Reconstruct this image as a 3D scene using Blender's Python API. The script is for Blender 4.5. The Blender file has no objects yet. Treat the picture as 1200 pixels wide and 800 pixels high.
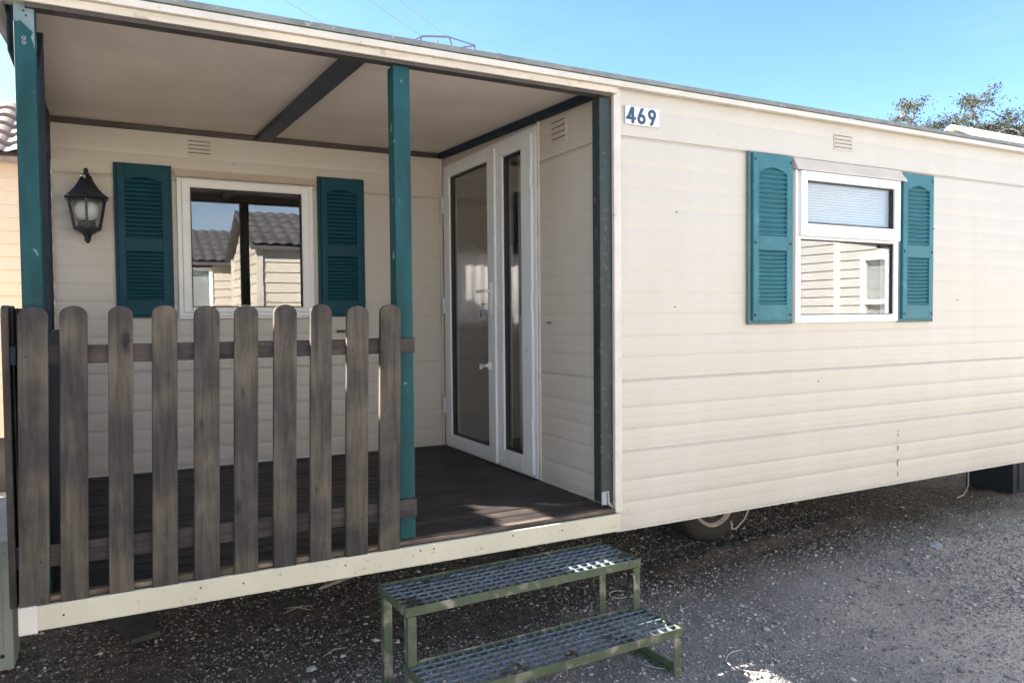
import bpy, bmesh, math, random
import numpy as np
from mathutils import Vector, Matrix

R = math.radians
random.seed(7)
rng = np.random.default_rng(11)
scene = bpy.context.scene
COL = scene.collection
Z0 = 0.60                       # porch floor above the ground; all z below are measured from the porch floor
GZ = -0.60                      # ground level in those measures

# ------------------------------------------------------------------ camera
cam_d = bpy.data.cameras.new('camera')
cam = bpy.data.objects.new('camera', cam_d)
COL.objects.link(cam)
cam_d.sensor_width = 36.0
cam_d.sensor_fit = 'HORIZONTAL'
cam_d.lens = 888.28 / 1200 * 36
cam_d.clip_start = 0.05
cam_d.clip_end = 2000
fwd = Vector((0.46664296, 0.88379187, -0.03400413))
rgt = Vector((0.88412093, -0.46716862, -0.0091464))
upv = Vector((0.02396917, 0.02579566, 0.99937984))
m = Matrix((rgt, upv, -fwd)).transposed().to_4x4()
m.translation = Vector((-2.16701872, -3.02773494, 0.94354892 + Z0))
cam.matrix_world = m
scene.camera = cam

# ------------------------------------------------------------------ sky, sun, exposure
SUN_AZ = -49.0                  # degrees from +y towards +x
SUN_EL = 34.0
world = bpy.data.worlds.new('World')
scene.world = world
world.use_nodes = True
nt = world.node_tree
nt.nodes.clear()
out = nt.nodes.new('ShaderNodeOutputWorld')
bg = nt.nodes.new('ShaderNodeBackground')
sky = nt.nodes.new('ShaderNodeTexSky')
sky.sky_type = 'NISHITA'
sky.sun_disc = False
sky.sun_elevation = R(SUN_EL)
sky.sun_rotation = R(SUN_AZ)
sky.air_density = 0.8
sky.dust_density = 0.2
sky.ozone_density = 1.5
bg.inputs[1].default_value = 0.05
# thin drifting clouds
tc = nt.nodes.new('ShaderNodeTexCoord')
sep = nt.nodes.new('ShaderNodeSeparateXYZ')
nt.links.new(tc.outputs['Generated'], sep.inputs[0])
mp = nt.nodes.new('ShaderNodeMapping')
mp.inputs['Scale'].default_value = (1.4, 1.4, 4.5)
nt.links.new(tc.outputs['Generated'], mp.inputs[0])
nz = nt.nodes.new('ShaderNodeTexNoise')
nz.inputs['Scale'].default_value = 1.6
nz.inputs['Detail'].default_value = 7
nz.inputs['Roughness'].default_value = 0.62
nt.links.new(mp.outputs[0], nz.inputs['Vector'])
cr = nt.nodes.new('ShaderNodeValToRGB')
cr.color_ramp.elements[0].position = 0.44
cr.color_ramp.elements[0].color = (0, 0, 0, 1)
cr.color_ramp.elements[1].position = 0.66
cr.color_ramp.elements[1].color = (0.75, 0.75, 0.75, 1)
nt.links.new(nz.outputs['Fac'], cr.inputs[0])
mx = nt.nodes.new('ShaderNodeMix')
mx.data_type = 'RGBA'
nt.links.new(tc.outputs['Generated'], sep.inputs[0]) if not sep.inputs[0].is_linked else None
mrc = nt.nodes.new('ShaderNodeMapRange')
mrc.inputs['From Min'].default_value = 0.15
mrc.inputs['From Max'].default_value = -0.35
mrc.inputs['To Min'].default_value = 0.04
mrc.inputs['To Max'].default_value = 1.0
nt.links.new(sep.outputs['Y'], mrc.inputs['Value'])
mlc = nt.nodes.new('ShaderNodeMath')
mlc.operation = 'MULTIPLY'
nt.links.new(cr.outputs[0], mlc.inputs[0])
nt.links.new(mrc.outputs[0], mlc.inputs[1])
nt.links.new(mlc.outputs[0], mx.inputs[0])
hs = nt.nodes.new('ShaderNodeHueSaturation')
hs.inputs['Saturation'].default_value = 1.15
nt.links.new(sky.outputs[0], hs.inputs['Color'])
nt.links.new(hs.outputs[0], mx.inputs[6])
mx.inputs[7].default_value = (7.5, 7.8, 8.2, 1)
nt.links.new(mx.outputs[2], bg.inputs[0])
nt.links.new(bg.outputs[0], out.inputs[0])

sun_d = bpy.data.lights.new('sun', 'SUN')
sun = bpy.data.objects.new('sun', sun_d)
COL.objects.link(sun)
sun_d.energy = 5.0
sun_d.angle = R(0.5)
sun_d.color = (1.0, 0.94, 0.86)
sdir = Vector((math.sin(R(SUN_AZ)) * math.cos(R(SUN_EL)), math.cos(R(SUN_AZ)) * math.cos(R(SUN_EL)), math.sin(R(SUN_EL))))
sun.rotation_euler = (-sdir).to_track_quat('-Z', 'Y').to_euler()

scene.view_settings.view_transform = 'Standard'
scene.view_settings.look = 'None'
scene.view_settings.gamma = 1
scene.view_settings.exposure = 2.96
scene.view_settings.use_curve_mapping = False

# ------------------------------------------------------------------ materials
def mat_base(name):
    mt = bpy.data.materials.new(name)
    mt.use_nodes = True
    return mt, mt.node_tree.nodes, mt.node_tree.links, mt.node_tree.nodes['Principled BSDF']

def lerp_col(c, k):
    return tuple(min(1, max(0, x * k)) for x in c) + (1,)

def pmat(name, col, rough=0.5, var=0.12, scale=6.0, stretch=(1, 1, 1), bump=0.0, bscale=80.0, metal=0.0, spec=0.5,
         col2=None, detail=6, lo=0.35, hi=0.7, spot=None, spot_scale=40, spot_lo=0.66, spot_hi=0.70):
    """a noisy painted or natural surface"""
    mt, N, L, b = mat_base(name)
    b.inputs['Roughness'].default_value = rough
    b.inputs['Metallic'].default_value = metal
    b.inputs['Specular IOR Level'].default_value = spec
    t = N.new('ShaderNodeTexCoord')
    mpn = N.new('ShaderNodeMapping')
    mpn.inputs['Scale'].default_value = stretch
    L.new(t.outputs['Object'], mpn.inputs[0])
    n = N.new('ShaderNodeTexNoise')
    n.inputs['Scale'].default_value = scale
    n.inputs['Detail'].default_value = detail
    n.inputs['Roughness'].default_value = 0.6
    L.new(mpn.outputs[0], n.inputs['Vector'])
    r = N.new('ShaderNodeValToRGB')
    r.color_ramp.elements[0].position = lo
    r.color_ramp.elements[1].position = hi
    r.color_ramp.elements[0].color = lerp_col(col, 1 - var) if col2 is None else tuple(col2) + (1,)
    r.color_ramp.elements[1].color = lerp_col(col, 1 + var * 0.5) if col2 is None else tuple(col) + (1,)
    L.new(n.outputs['Fac'], r.inputs[0])
    last = r.outputs[0]
    if spot is not None:
        n2 = N.new('ShaderNodeTexNoise')
        n2.inputs['Scale'].default_value = spot_scale
        n2.inputs['Detail'].default_value = 4
        L.new(t.outputs['Object'], n2.inputs['Vector'])
        r2 = N.new('ShaderNodeValToRGB')
        r2.color_ramp.elements[0].position = spot_lo
        r2.color_ramp.elements[1].position = spot_hi
        L.new(n2.outputs['Fac'], r2.inputs[0])
        mxx = N.new('ShaderNodeMix')
        mxx.data_type = 'RGBA'
        L.new(r2.outputs[0], mxx.inputs[0])
        L.new(last, mxx.inputs[6])
        mxx.inputs[7].default_value = tuple(spot) + (1,)
        last = mxx.outputs[2]
    L.new(last, b.inputs['Base Color'])
    if bump > 0:
        n3 = N.new('ShaderNodeTexNoise')
        n3.inputs['Scale'].default_value = bscale
        n3.inputs['Detail'].default_value = 4
        L.new(mpn.outputs[0], n3.inputs['Vector'])
        bp = N.new('ShaderNodeBump')
        bp.inputs['Strength'].default_value = bump
        bp.inputs['Distance'].default_value = 0.004
        L.new(n3.outputs['Fac'], bp.inputs['Height'])
        L.new(bp.outputs[0], b.inputs['Normal'])
    return mt

def siding_mat(name, col, tint, rough=0.42):
    """coated metal cladding: broad fading, faint rain streaks, grime specks"""
    mt, N, L, b = mat_base(name)
    b.inputs['Roughness'].default_value = rough
    t = N.new('ShaderNodeTexCoord')
    n = N.new('ShaderNodeTexNoise')
    n.inputs['Scale'].default_value = 1.3
    n.inputs['Detail'].default_value = 5
    L.new(t.outputs['Object'], n.inputs['Vector'])
    r = N.new('ShaderNodeValToRGB')
    r.color_ramp.elements[0].position = 0.35
    r.color_ramp.elements[1].position = 0.7
    r.color_ramp.elements[0].color = tuple(tint) + (1,)
    r.color_ramp.elements[1].color = tuple(col) + (1,)
    L.new(n.outputs['Fac'], r.inputs[0])
    mpn = N.new('ShaderNodeMapping')
    mpn.inputs['Scale'].default_value = (2.2, 2.2, 0.22)
    L.new(t.outputs['Object'], mpn.inputs[0])
    n2 = N.new('ShaderNodeTexNoise')
    n2.inputs['Scale'].default_value = 3.0
    n2.inputs['Detail'].default_value = 6
    L.new(mpn.outputs[0], n2.inputs['Vector'])
    r2 = N.new('ShaderNodeValToRGB')
    r2.color_ramp.elements[0].position = 0.3
    r2.color_ramp.elements[1].position = 0.72
    r2.color_ramp.elements[0].color = (0.955, 0.945, 0.93, 1)
    r2.color_ramp.elements[1].color = (1, 1, 1, 1)
    L.new(n2.outputs['Fac'], r2.inputs[0])
    mu = N.new('ShaderNodeMix')
    mu.data_type = 'RGBA'
    mu.blend_type = 'MULTIPLY'
    mu.inputs[0].default_value = 1
    L.new(r.outputs[0], mu.inputs[6])
    L.new(r2.outputs[0], mu.inputs[7])
    n3 = N.new('ShaderNodeTexNoise')
    n3.inputs['Scale'].default_value = 22
    n3.inputs['Detail'].default_value = 5
    L.new(t.outputs['Object'], n3.inputs['Vector'])
    r3 = N.new('ShaderNodeValToRGB')
    r3.color_ramp.elements[0].position = 0.655
    r3.color_ramp.elements[1].position = 0.8
    r3.color_ramp.elements[1].color = (0.5, 0.5, 0.5, 1)
    L.new(n3.outputs['Fac'], r3.inputs[0])
    m2 = N.new('ShaderNodeMix')
    m2.data_type = 'RGBA'
    L.new(r3.outputs[0], m2.inputs[0])
    L.new(mu.outputs[2], m2.inputs[6])
    m2.inputs[7].default_value = (0.36, 0.32, 0.26, 1)
    L.new(m2.outputs[2], b.inputs['Base Color'])
    n4 = N.new('ShaderNodeTexNoise')
    n4.inputs['Scale'].default_value = 5
    n4.inputs['Detail'].default_value = 2
    mp4 = N.new('ShaderNodeMapping')
    mp4.inputs['Scale'].default_value = (1, 1, 4)
    L.new(t.outputs['Object'], mp4.inputs[0])
    L.new(mp4.outputs[0], n4.inputs['Vector'])
    bp = N.new('ShaderNodeBump')
    bp.inputs['Strength'].default_value = 0.10
    bp.inputs['Distance'].default_value = 0.006
    L.new(n4.outputs['Fac'], bp.inputs['Height'])
    L.new(bp.outputs[0], b.inputs['Normal'])
    return mt

def wood_mat(name, col, dark, stretch, rough=0.75, knots=True):
    mt, N, L, b = mat_base(name)
    b.inputs['Roughness'].default_value = rough
    b.inputs['Specular IOR Level'].default_value = 0.25
    t = N.new('ShaderNodeTexCoord')
    oi = N.new('ShaderNodeObjectInfo')
    ad = N.new('ShaderNodeVectorMath')
    ad.operation = 'ADD'
    cmb = N.new('ShaderNodeCombineXYZ')
    mul = N.new('ShaderNodeMath')
    mul.operation = 'MULTIPLY'
    mul.inputs[1].default_value = 37.0
    L.new(oi.outputs['Random'], mul.inputs[0])
    for i in range(3):
        L.new(mul.outputs[0], cmb.inputs[i])
    L.new(t.outputs['Object'], ad.inputs[0])
    L.new(cmb.outputs[0], ad.inputs[1])
    mpn = N.new('ShaderNodeMapping')
    mpn.inputs['Scale'].default_value = stretch
    L.new(ad.outputs[0], mpn.inputs[0])
    n = N.new('ShaderNodeTexNoise')
    n.inputs['Scale'].default_value = 1.0
    n.inputs['Detail'].default_value = 8
    n.inputs['Roughness'].default_value = 0.65
    n.inputs['Distortion'].default_value = 0.6
    L.new(mpn.outputs[0], n.inputs['Vector'])
    r = N.new('ShaderNodeValToRGB')
    r.color_ramp.elements[0].position = 0.36
    r.color_ramp.elements[1].position = 0.66
    r.color_ramp.elements[0].color = tuple(dark) + (1,)
    r.color_ramp.elements[1].color = tuple(col) + (1,)
    L.new(n.outputs['Fac'], r.inputs[0])
    n2 = N.new('ShaderNodeTexNoise')
    n2.inputs['Scale'].default_value = 4.5
    n2.inputs['Detail'].default_value = 4
    L.new(ad.outputs[0], n2.inputs['Vector'])
    r2 = N.new('ShaderNodeValToRGB')
    r2.color_ramp.elements[0].position = 0.38
    r2.color_ramp.elements[1].position = 0.64
    r2.color_ramp.elements[0].color = (0.50, 0.50, 0.56, 1)
    r2.color_ramp.elements[1].color = (1.15, 1.10, 1.02, 1)
    L.new(n2.outputs['Fac'], r2.inputs[0])
    mu = N.new('ShaderNodeMix')
    mu.data_type = 'RGBA'
    mu.blend_type = 'MULTIPLY'
    mu.inputs[0].default_value = 1
    L.new(r.outputs[0], mu.inputs[6])
    L.new(r2.outputs[0], mu.inputs[7])
    last = mu.outputs[2]
    if knots:
        sk = N.new('ShaderNodeSeparateXYZ')
        L.new(ad.outputs[0], sk.inputs[0])
        ck = N.new('ShaderNodeCombineXYZ')
        for i_, (src, k_) in enumerate((('X', 9.0), ('Z', 3.6))):
            mk = N.new('ShaderNodeMath')
            mk.operation = 'MULTIPLY'
            mk.inputs[1].default_value = k_
            L.new(sk.outputs[src], mk.inputs[0])
            L.new(mk.outputs[0], ck.inputs[i_])
        nd = N.new('ShaderNodeTexNoise')
        nd.inputs['Scale'].default_value = 25
        L.new(ad.outputs[0], nd.inputs['Vector'])
        va = N.new('ShaderNodeVectorMath')
        va.operation = 'MULTIPLY_ADD'
        L.new(nd.outputs['Color'], va.inputs[0])
        va.inputs[1].default_value = (0.16, 0.16, 0.0)
        L.new(ck.outputs[0], va.inputs[2])
        v = N.new('ShaderNodeTexVoronoi')
        v.voronoi_dimensions = '2D'
        v.inputs['Scale'].default_value = 1.0
        L.new(va.outputs[0], v.inputs['Vector'])
        rk = N.new('ShaderNodeValToRGB')
        rk.color_ramp.elements[0].position = 0.07
        rk.color_ramp.elements[1].position = 0.18
        rk.color_ramp.elements[0].color = (1, 1, 1, 1)
        rk.color_ramp.elements[1].color = (0, 0, 0, 1)
        sc_ = N.new('ShaderNodeSeparateColor')
        L.new(v.outputs['Color'], sc_.inputs[0])
        ga = N.new('ShaderNodeMath')
        ga.operation = 'MULTIPLY_ADD'                 # only some cells hold a knot, of different sizes
        L.new(sc_.outputs[0], ga.inputs[0])
        ga.inputs[1].default_value = 0.30
        L.new(v.outputs['Distance'], ga.inputs[2])
        L.new(ga.outputs[0], rk.inputs[0])
        m2 = N.new('ShaderNodeMix')
        m2.data_type = 'RGBA'
        L.new(rk.outputs[0], m2.inputs[0])
        L.new(last, m2.inputs[6])
        m2.inputs[7].default_value = (0.022, 0.018, 0.018, 1)
        last = m2.outputs[2]
    L.new(last, b.inputs['Base Color'])
    bp = N.new('ShaderNodeBump')
    bp.inputs['Strength'].default_value = 0.5
    bp.inputs['Distance'].default_value = 0.003
    L.new(n.outputs['Fac'], bp.inputs['Height'])
    L.new(bp.outputs[0], b.inputs['Normal'])
    return mt

def glass_mat(name, tint=(0.8, 0.82, 0.82), f0=0.1):
    mt, N, L, b = mat_base(name)
    N.remove(b)
    o = N['Material Output']
    tr = N.new('ShaderNodeBsdfTransparent')
    tr.inputs[0].default_value = tuple(tint) + (1,)
    gl = N.new('ShaderNodeBsdfGlossy')
    gl.inputs['Roughness'].default_value = 0.0
    gl.inputs[0].default_value = (1, 1, 1, 1)
    lw = N.new('ShaderNodeLayerWeight')
    lw.inputs[0].default_value = 0.5
    p = N.new('ShaderNodeMath')
    p.operation = 'POWER'
    p.inputs[1].default_value = 4.0
    L.new(lw.outputs['Facing'], p.inputs[0])
    mr = N.new('ShaderNodeMapRange')
    mr.inputs['To Min'].default_value = f0
    mr.inputs['To Max'].default_value = 1.0
    L.new(p.outputs[0], mr.inputs['Value'])
    ms = N.new('ShaderNodeMixShader')
    L.new(mr.outputs[0], ms.inputs[0])
    L.new(tr.outputs[0], ms.inputs[1])
    L.new(gl.outputs[0], ms.inputs[2])
    # a barely wavy pane
    t = N.new('ShaderNodeTexCoord')
    n = N.new('ShaderNodeTexNoise')
    n.inputs['Scale'].default_value = 2.5
    L.new(t.outputs['Object'], n.inputs['Vector'])
    bp = N.new('ShaderNodeBump')
    bp.inputs['Strength'].default_value = 0.018
    bp.inputs['Distance'].default_value = 0.01
    L.new(n.outputs['Fac'], bp.inputs['Height'])
    L.new(bp.outputs[0], gl.inputs['Normal'])
    L.new(ms.outputs[0], o.inputs[0])
    return mt

M = {}
M['siding'] = siding_mat('cream_siding', (0.535, 0.500, 0.445), (0.520, 0.480, 0.415))
M['trim'] = pmat('cream_trim', (0.62, 0.57, 0.50), 0.45, 0.14, 5, bump=0.1, spot=(0.33, 0.29, 0.22), spot_scale=18, spot_lo=0.68, spot_hi=0.76)
M['fascia'] = pmat('yellowed_fascia', (0.56, 0.52, 0.40), 0.5, 0.1, 4, bump=0.1, spot=(0.3, 0.25, 0.18), spot_scale=26, spot_lo=0.64, spot_hi=0.76)
M['beam_cream'] = pmat('cream_beam', (0.60, 0.53, 0.43), 0.55, 0.16, 5, stretch=(0.6, 1, 3), bump=0.15, spot=(0.36, 0.30, 0.22), spot_scale=14, spot_lo=0.62, spot_hi=0.72)
M['white'] = pmat('white_plastic', (0.80, 0.80, 0.79), 0.35, 0.05, 4, spot=(0.6, 0.58, 0.54), spot_scale=20, spot_lo=0.66, spot_hi=0.78)
M['door_white'] = pmat('door_white', (0.72, 0.74, 0.75), 0.35, 0.06, 4, spot=(0.55, 0.54, 0.52), spot_scale=16, spot_lo=0.66, spot_hi=0.78)
M['cap_grey'] = pmat('grey_cap', (0.54, 0.49, 0.43), 0.6, 0.1, 6, spec=0.2)
M['cap_cream'] = pmat('cream_cap', (0.62, 0.54, 0.44), 0.45, 0.1, 6)
M['gasket'] = pmat('black_gasket', (0.03, 0.028, 0.028), 0.6, 0.1)
M['roof'] = pmat('grey_roof_edge', (0.20, 0.215, 0.205), 0.6, 0.3, 9, spot=(0.3, 0.3, 0.27), spot_scale=25, bump=0.2)
M['ceiling'] = pmat('beige_ceiling', (0.80, 0.70, 0.61), 0.55, 0.10, 2.5, bump=0.05, bscale=20)
M['dark_trim'] = pmat('dark_brown_trim', (0.055, 0.042, 0.035), 0.55, 0.3, 10)
M['navy_wood'] = pmat('dark_navy_wood', (0.015, 0.026, 0.046), 0.6, 0.3, 14, stretch=(1, 1, 0.2), bump=0.2, spec=0.2)
M['teal_post'] = pmat('worn_teal_paint', (0.011, 0.066, 0.072), 0.6, 0.35, 7, stretch=(2, 2, 0.5), bump=0.25, bscale=60, spec=0.2,
                      spot=(0.20, 0.30, 0.30), spot_scale=20, spot_lo=0.67, spot_hi=0.74)
M['teal_dark'] = pmat('dark_teal_paint', (0.022, 0.036, 0.034), 0.6, 0.3, 9, stretch=(2, 2, 0.4), bump=0.25,
                      spot=(0.075, 0.095, 0.09), spot_scale=30, spot_lo=0.58, spot_hi=0.72)
M['primer'] = pmat('bare_grey_teal', (0.15, 0.22, 0.23), 0.6, 0.2, 20)
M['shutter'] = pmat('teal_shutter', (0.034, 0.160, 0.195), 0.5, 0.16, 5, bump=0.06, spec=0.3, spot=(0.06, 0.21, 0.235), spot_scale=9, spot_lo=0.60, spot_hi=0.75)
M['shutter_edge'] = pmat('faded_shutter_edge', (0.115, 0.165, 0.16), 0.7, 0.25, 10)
M['shutter_shade'] = pmat('shaded_teal_shutter', (0.004, 0.058, 0.086), 0.5, 0.14, 6, bump=0.06, spec=0.2)  # shutter teal darkened for the porch pair: shade put into the colour
M['screw'] = pmat('dark_screw', (0.02, 0.022, 0.025), 0.5, 0.1)
M['galv'] = pmat('galvanised_steel', (0.30, 0.33, 0.36), 0.45, 0.25, 20, metal=0.5)
M['grating'] = pmat('grating_steel', (0.16, 0.20, 0.24), 0.55, 0.3, 14, metal=0.2, spot=(0.05, 0.045, 0.04), spot_scale=7, spot_lo=0.60, spot_hi=0.66)
M['green_steel'] = pmat('mossy_green_steel', (0.098, 0.118, 0.064), 0.7, 0.35, 13, bump=0.4, bscale=90, col2=(0.055, 0.075, 0.045),
                        spot=(0.26, 0.24, 0.19), spot_scale=11, spot_lo=0.54, spot_hi=0.66)
M['picket'] = wood_mat('weathered_picket', (0.118, 0.103, 0.084), (0.058, 0.051, 0.044), (40, 40, 3.8))
M['rail'] = wood_mat('weathered_rail', (0.095, 0.080, 0.075), (0.040, 0.034, 0.034), (2.2, 60, 60), knots=False)
M['deck'] = wood_mat('dark_stained_deck', (0.060, 0.047, 0.041), (0.021, 0.017, 0.016), (2.0, 60, 60), rough=0.55, knots=False)
M['deck_edge'] = wood_mat('worn_deck_edge', (0.25, 0.19, 0.14), (0.075, 0.055, 0.042), (4.0, 60, 60), knots=False)
M['lamp_black'] = pmat('lamp_black', (0.018, 0.018, 0.024), 0.4, 0.2, 20)
M['lamp_glass'] = glass_mat('lamp_glass', (0.9, 0.92, 0.93), 0.06)
M['bulb'] = pmat('frosted_bulb', (0.75, 0.76, 0.78), 0.25, 0.03)
M['pane'] = glass_mat('window_glass', (0.86, 0.87, 0.87), 0.10)
M['door_pane'] = glass_mat('door_glass', (0.80, 0.78, 0.77), 0.075)
M['interior'] = pmat('interior_panel', (0.22, 0.17, 0.14), 0.6, 0.1)
M['interior_floor'] = pmat('interior_floor', (0.10, 0.075, 0.06), 0.5, 0.2)
M['curtain'] = pmat('curtain_cloth', (0.82, 0.82, 0.80), 0.9, 0.06)
def net_mat():
    mt, N, L, b = mat_base('net_cloth')
    tl = N.new('ShaderNodeBsdfTranslucent')
    tl.inputs[0].default_value = (0.8, 0.8, 0.8, 1)
    ms = N.new('ShaderNodeMixShader')
    ms.inputs[0].default_value = 0.5
    b.inputs['Base Color'].default_value = (0.8, 0.8, 0.8, 1)
    b.inputs['Roughness'].default_value = 0.9
    L.new(b.outputs[0], ms.inputs[1])
    L.new(tl.outputs[0], ms.inputs[2])
    L.new(ms.outputs[0], N['Material Output'].inputs[0])
    return mt
M['net'] = net_mat()
M['blind'] = pmat('blind_slat', (0.78, 0.75, 0.72), 0.6, 0.05)
M['plate'] = pmat('white_plate', (0.68, 0.69, 0.70), 0.4, 0.03)
M['digit'] = pmat('navy_digit', (0.022, 0.060, 0.125), 0.45, 0.1)
M['tyre'] = pmat('dusty_tyre', (0.038, 0.036, 0.036), 0.85, 0.3, 20, bump=0.3)
M['rim'] = pmat('pale_rim', (0.38, 0.335, 0.295), 0.5, 0.25, 12)
M['chassis'] = pmat('chassis_steel', (0.05, 0.05, 0.055), 0.6, 0.3, 10)
M['block'] = pmat('dark_navy_plastic', (0.018, 0.024, 0.040), 0.5, 0.2, 8)
M['cable'] = pmat('grey_cable', (0.42, 0.40, 0.38), 0.6, 0.15)
M['stick'] = pmat('pale_wood', (0.40, 0.35, 0.29), 0.8, 0.3, 30)
M['plank'] = pmat('mouldy_plank', (0.055, 0.062, 0.050), 0.85, 0.3, 12, bump=0.4)
M['box'] = pmat('pale_green_cabinet', (0.30, 0.335, 0.315), 0.5, 0.12, 5, spot=(0.2, 0.22, 0.19), spot_scale=20, bump=0.1)
M['box_top'] = pmat('pale_cabinet_top', (0.42, 0.44, 0.43), 0.55, 0.18, 6)
M['pole'] = pmat('pylon_steel', (0.10, 0.11, 0.15), 0.6, 0.1)
M['wire'] = pmat('overhead_wire', (0.16, 0.18, 0.22), 0.6, 0.05)
M['nb_cream'] = siding_mat('neighbour_cream', (0.52, 0.425, 0.335), (0.50, 0.405, 0.315))
M['nb_pale'] = siding_mat('neighbour_pale', (0.62, 0.57, 0.475), (0.59, 0.54, 0.445))
M['nb_white'] = siding_mat('neighbour_white', (0.54, 0.535, 0.51), (0.51, 0.505, 0.48))
M['nb_tile'] = pmat('brown_roof_tile', (0.22, 0.15, 0.12), 0.75, 0.3, 8, bump=0.3)
M['nb_tile_grey'] = pmat('grey_roof_tile', (0.085, 0.08, 0.085), 0.75, 0.3, 8, bump=0.3)
M['nb_roof'] = pmat('cream_metal_roof', (0.80, 0.70, 0.58), 0.5, 0.08, 3)
M['under'] = pmat('dark_skirt', (0.05, 0.045, 0.045), 0.8, 0.3, 6)
M['bark'] = pmat('grey_bark', (0.12, 0.105, 0.10), 0.9, 0.3, 8, bump=0.4)

def leaf_material(name):
    mt, N, L, b = mat_base(name)
    b.inputs['Roughness'].default_value = 0.75
    b.inputs['Specular IOR Level'].default_value = 0.1
    g = N.new('ShaderNodeNewGeometry')
    r = N.new('ShaderNodeValToRGB')
    r.color_ramp.elements[0].color = (0.040, 0.050, 0.038, 1)
    r.color_ramp.elements[1].color = (0.082, 0.090, 0.070, 1)
    L.new(g.outputs['Random Per Island'], r.inputs[0])
    L.new(r.outputs[0], b.inputs['Base Color'])
    return mt
M['leaf'] = leaf_material('olive_leaf')

def stone_material(name):
    mt, N, L, b = mat_base(name)
    b.inputs['Roughness'].default_value = 0.8
    g = N.new('ShaderNodeNewGeometry')
    r = N.new('ShaderNodeValToRGB')
    e = r.color_ramp.elements
    e[0].position = 0.0
    e[0].color = (0.12, 0.12, 0.125, 1)
    e[1].position = 1.0
    e[1].color = (0.60, 0.57, 0.52, 1)
    for pos, c in ((0.4, (0.22, 0.21, 0.20, 1)), (0.65, (0.31, 0.295, 0.275, 1)), (0.88, (0.42, 0.40, 0.37, 1))):
        k = e.new(pos)
        k.color = c
    L.new(g.outputs['Random Per Island'], r.inputs[0])
    L.new(r.outputs[0], b.inputs['Base Color'])
    return mt
M['stone'] = stone_material('gravel_stone')
M['white_stone'] = pmat('pale_stone', (0.40, 0.40, 0.40), 0.8, 0.2, 20, bump=0.4)

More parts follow.
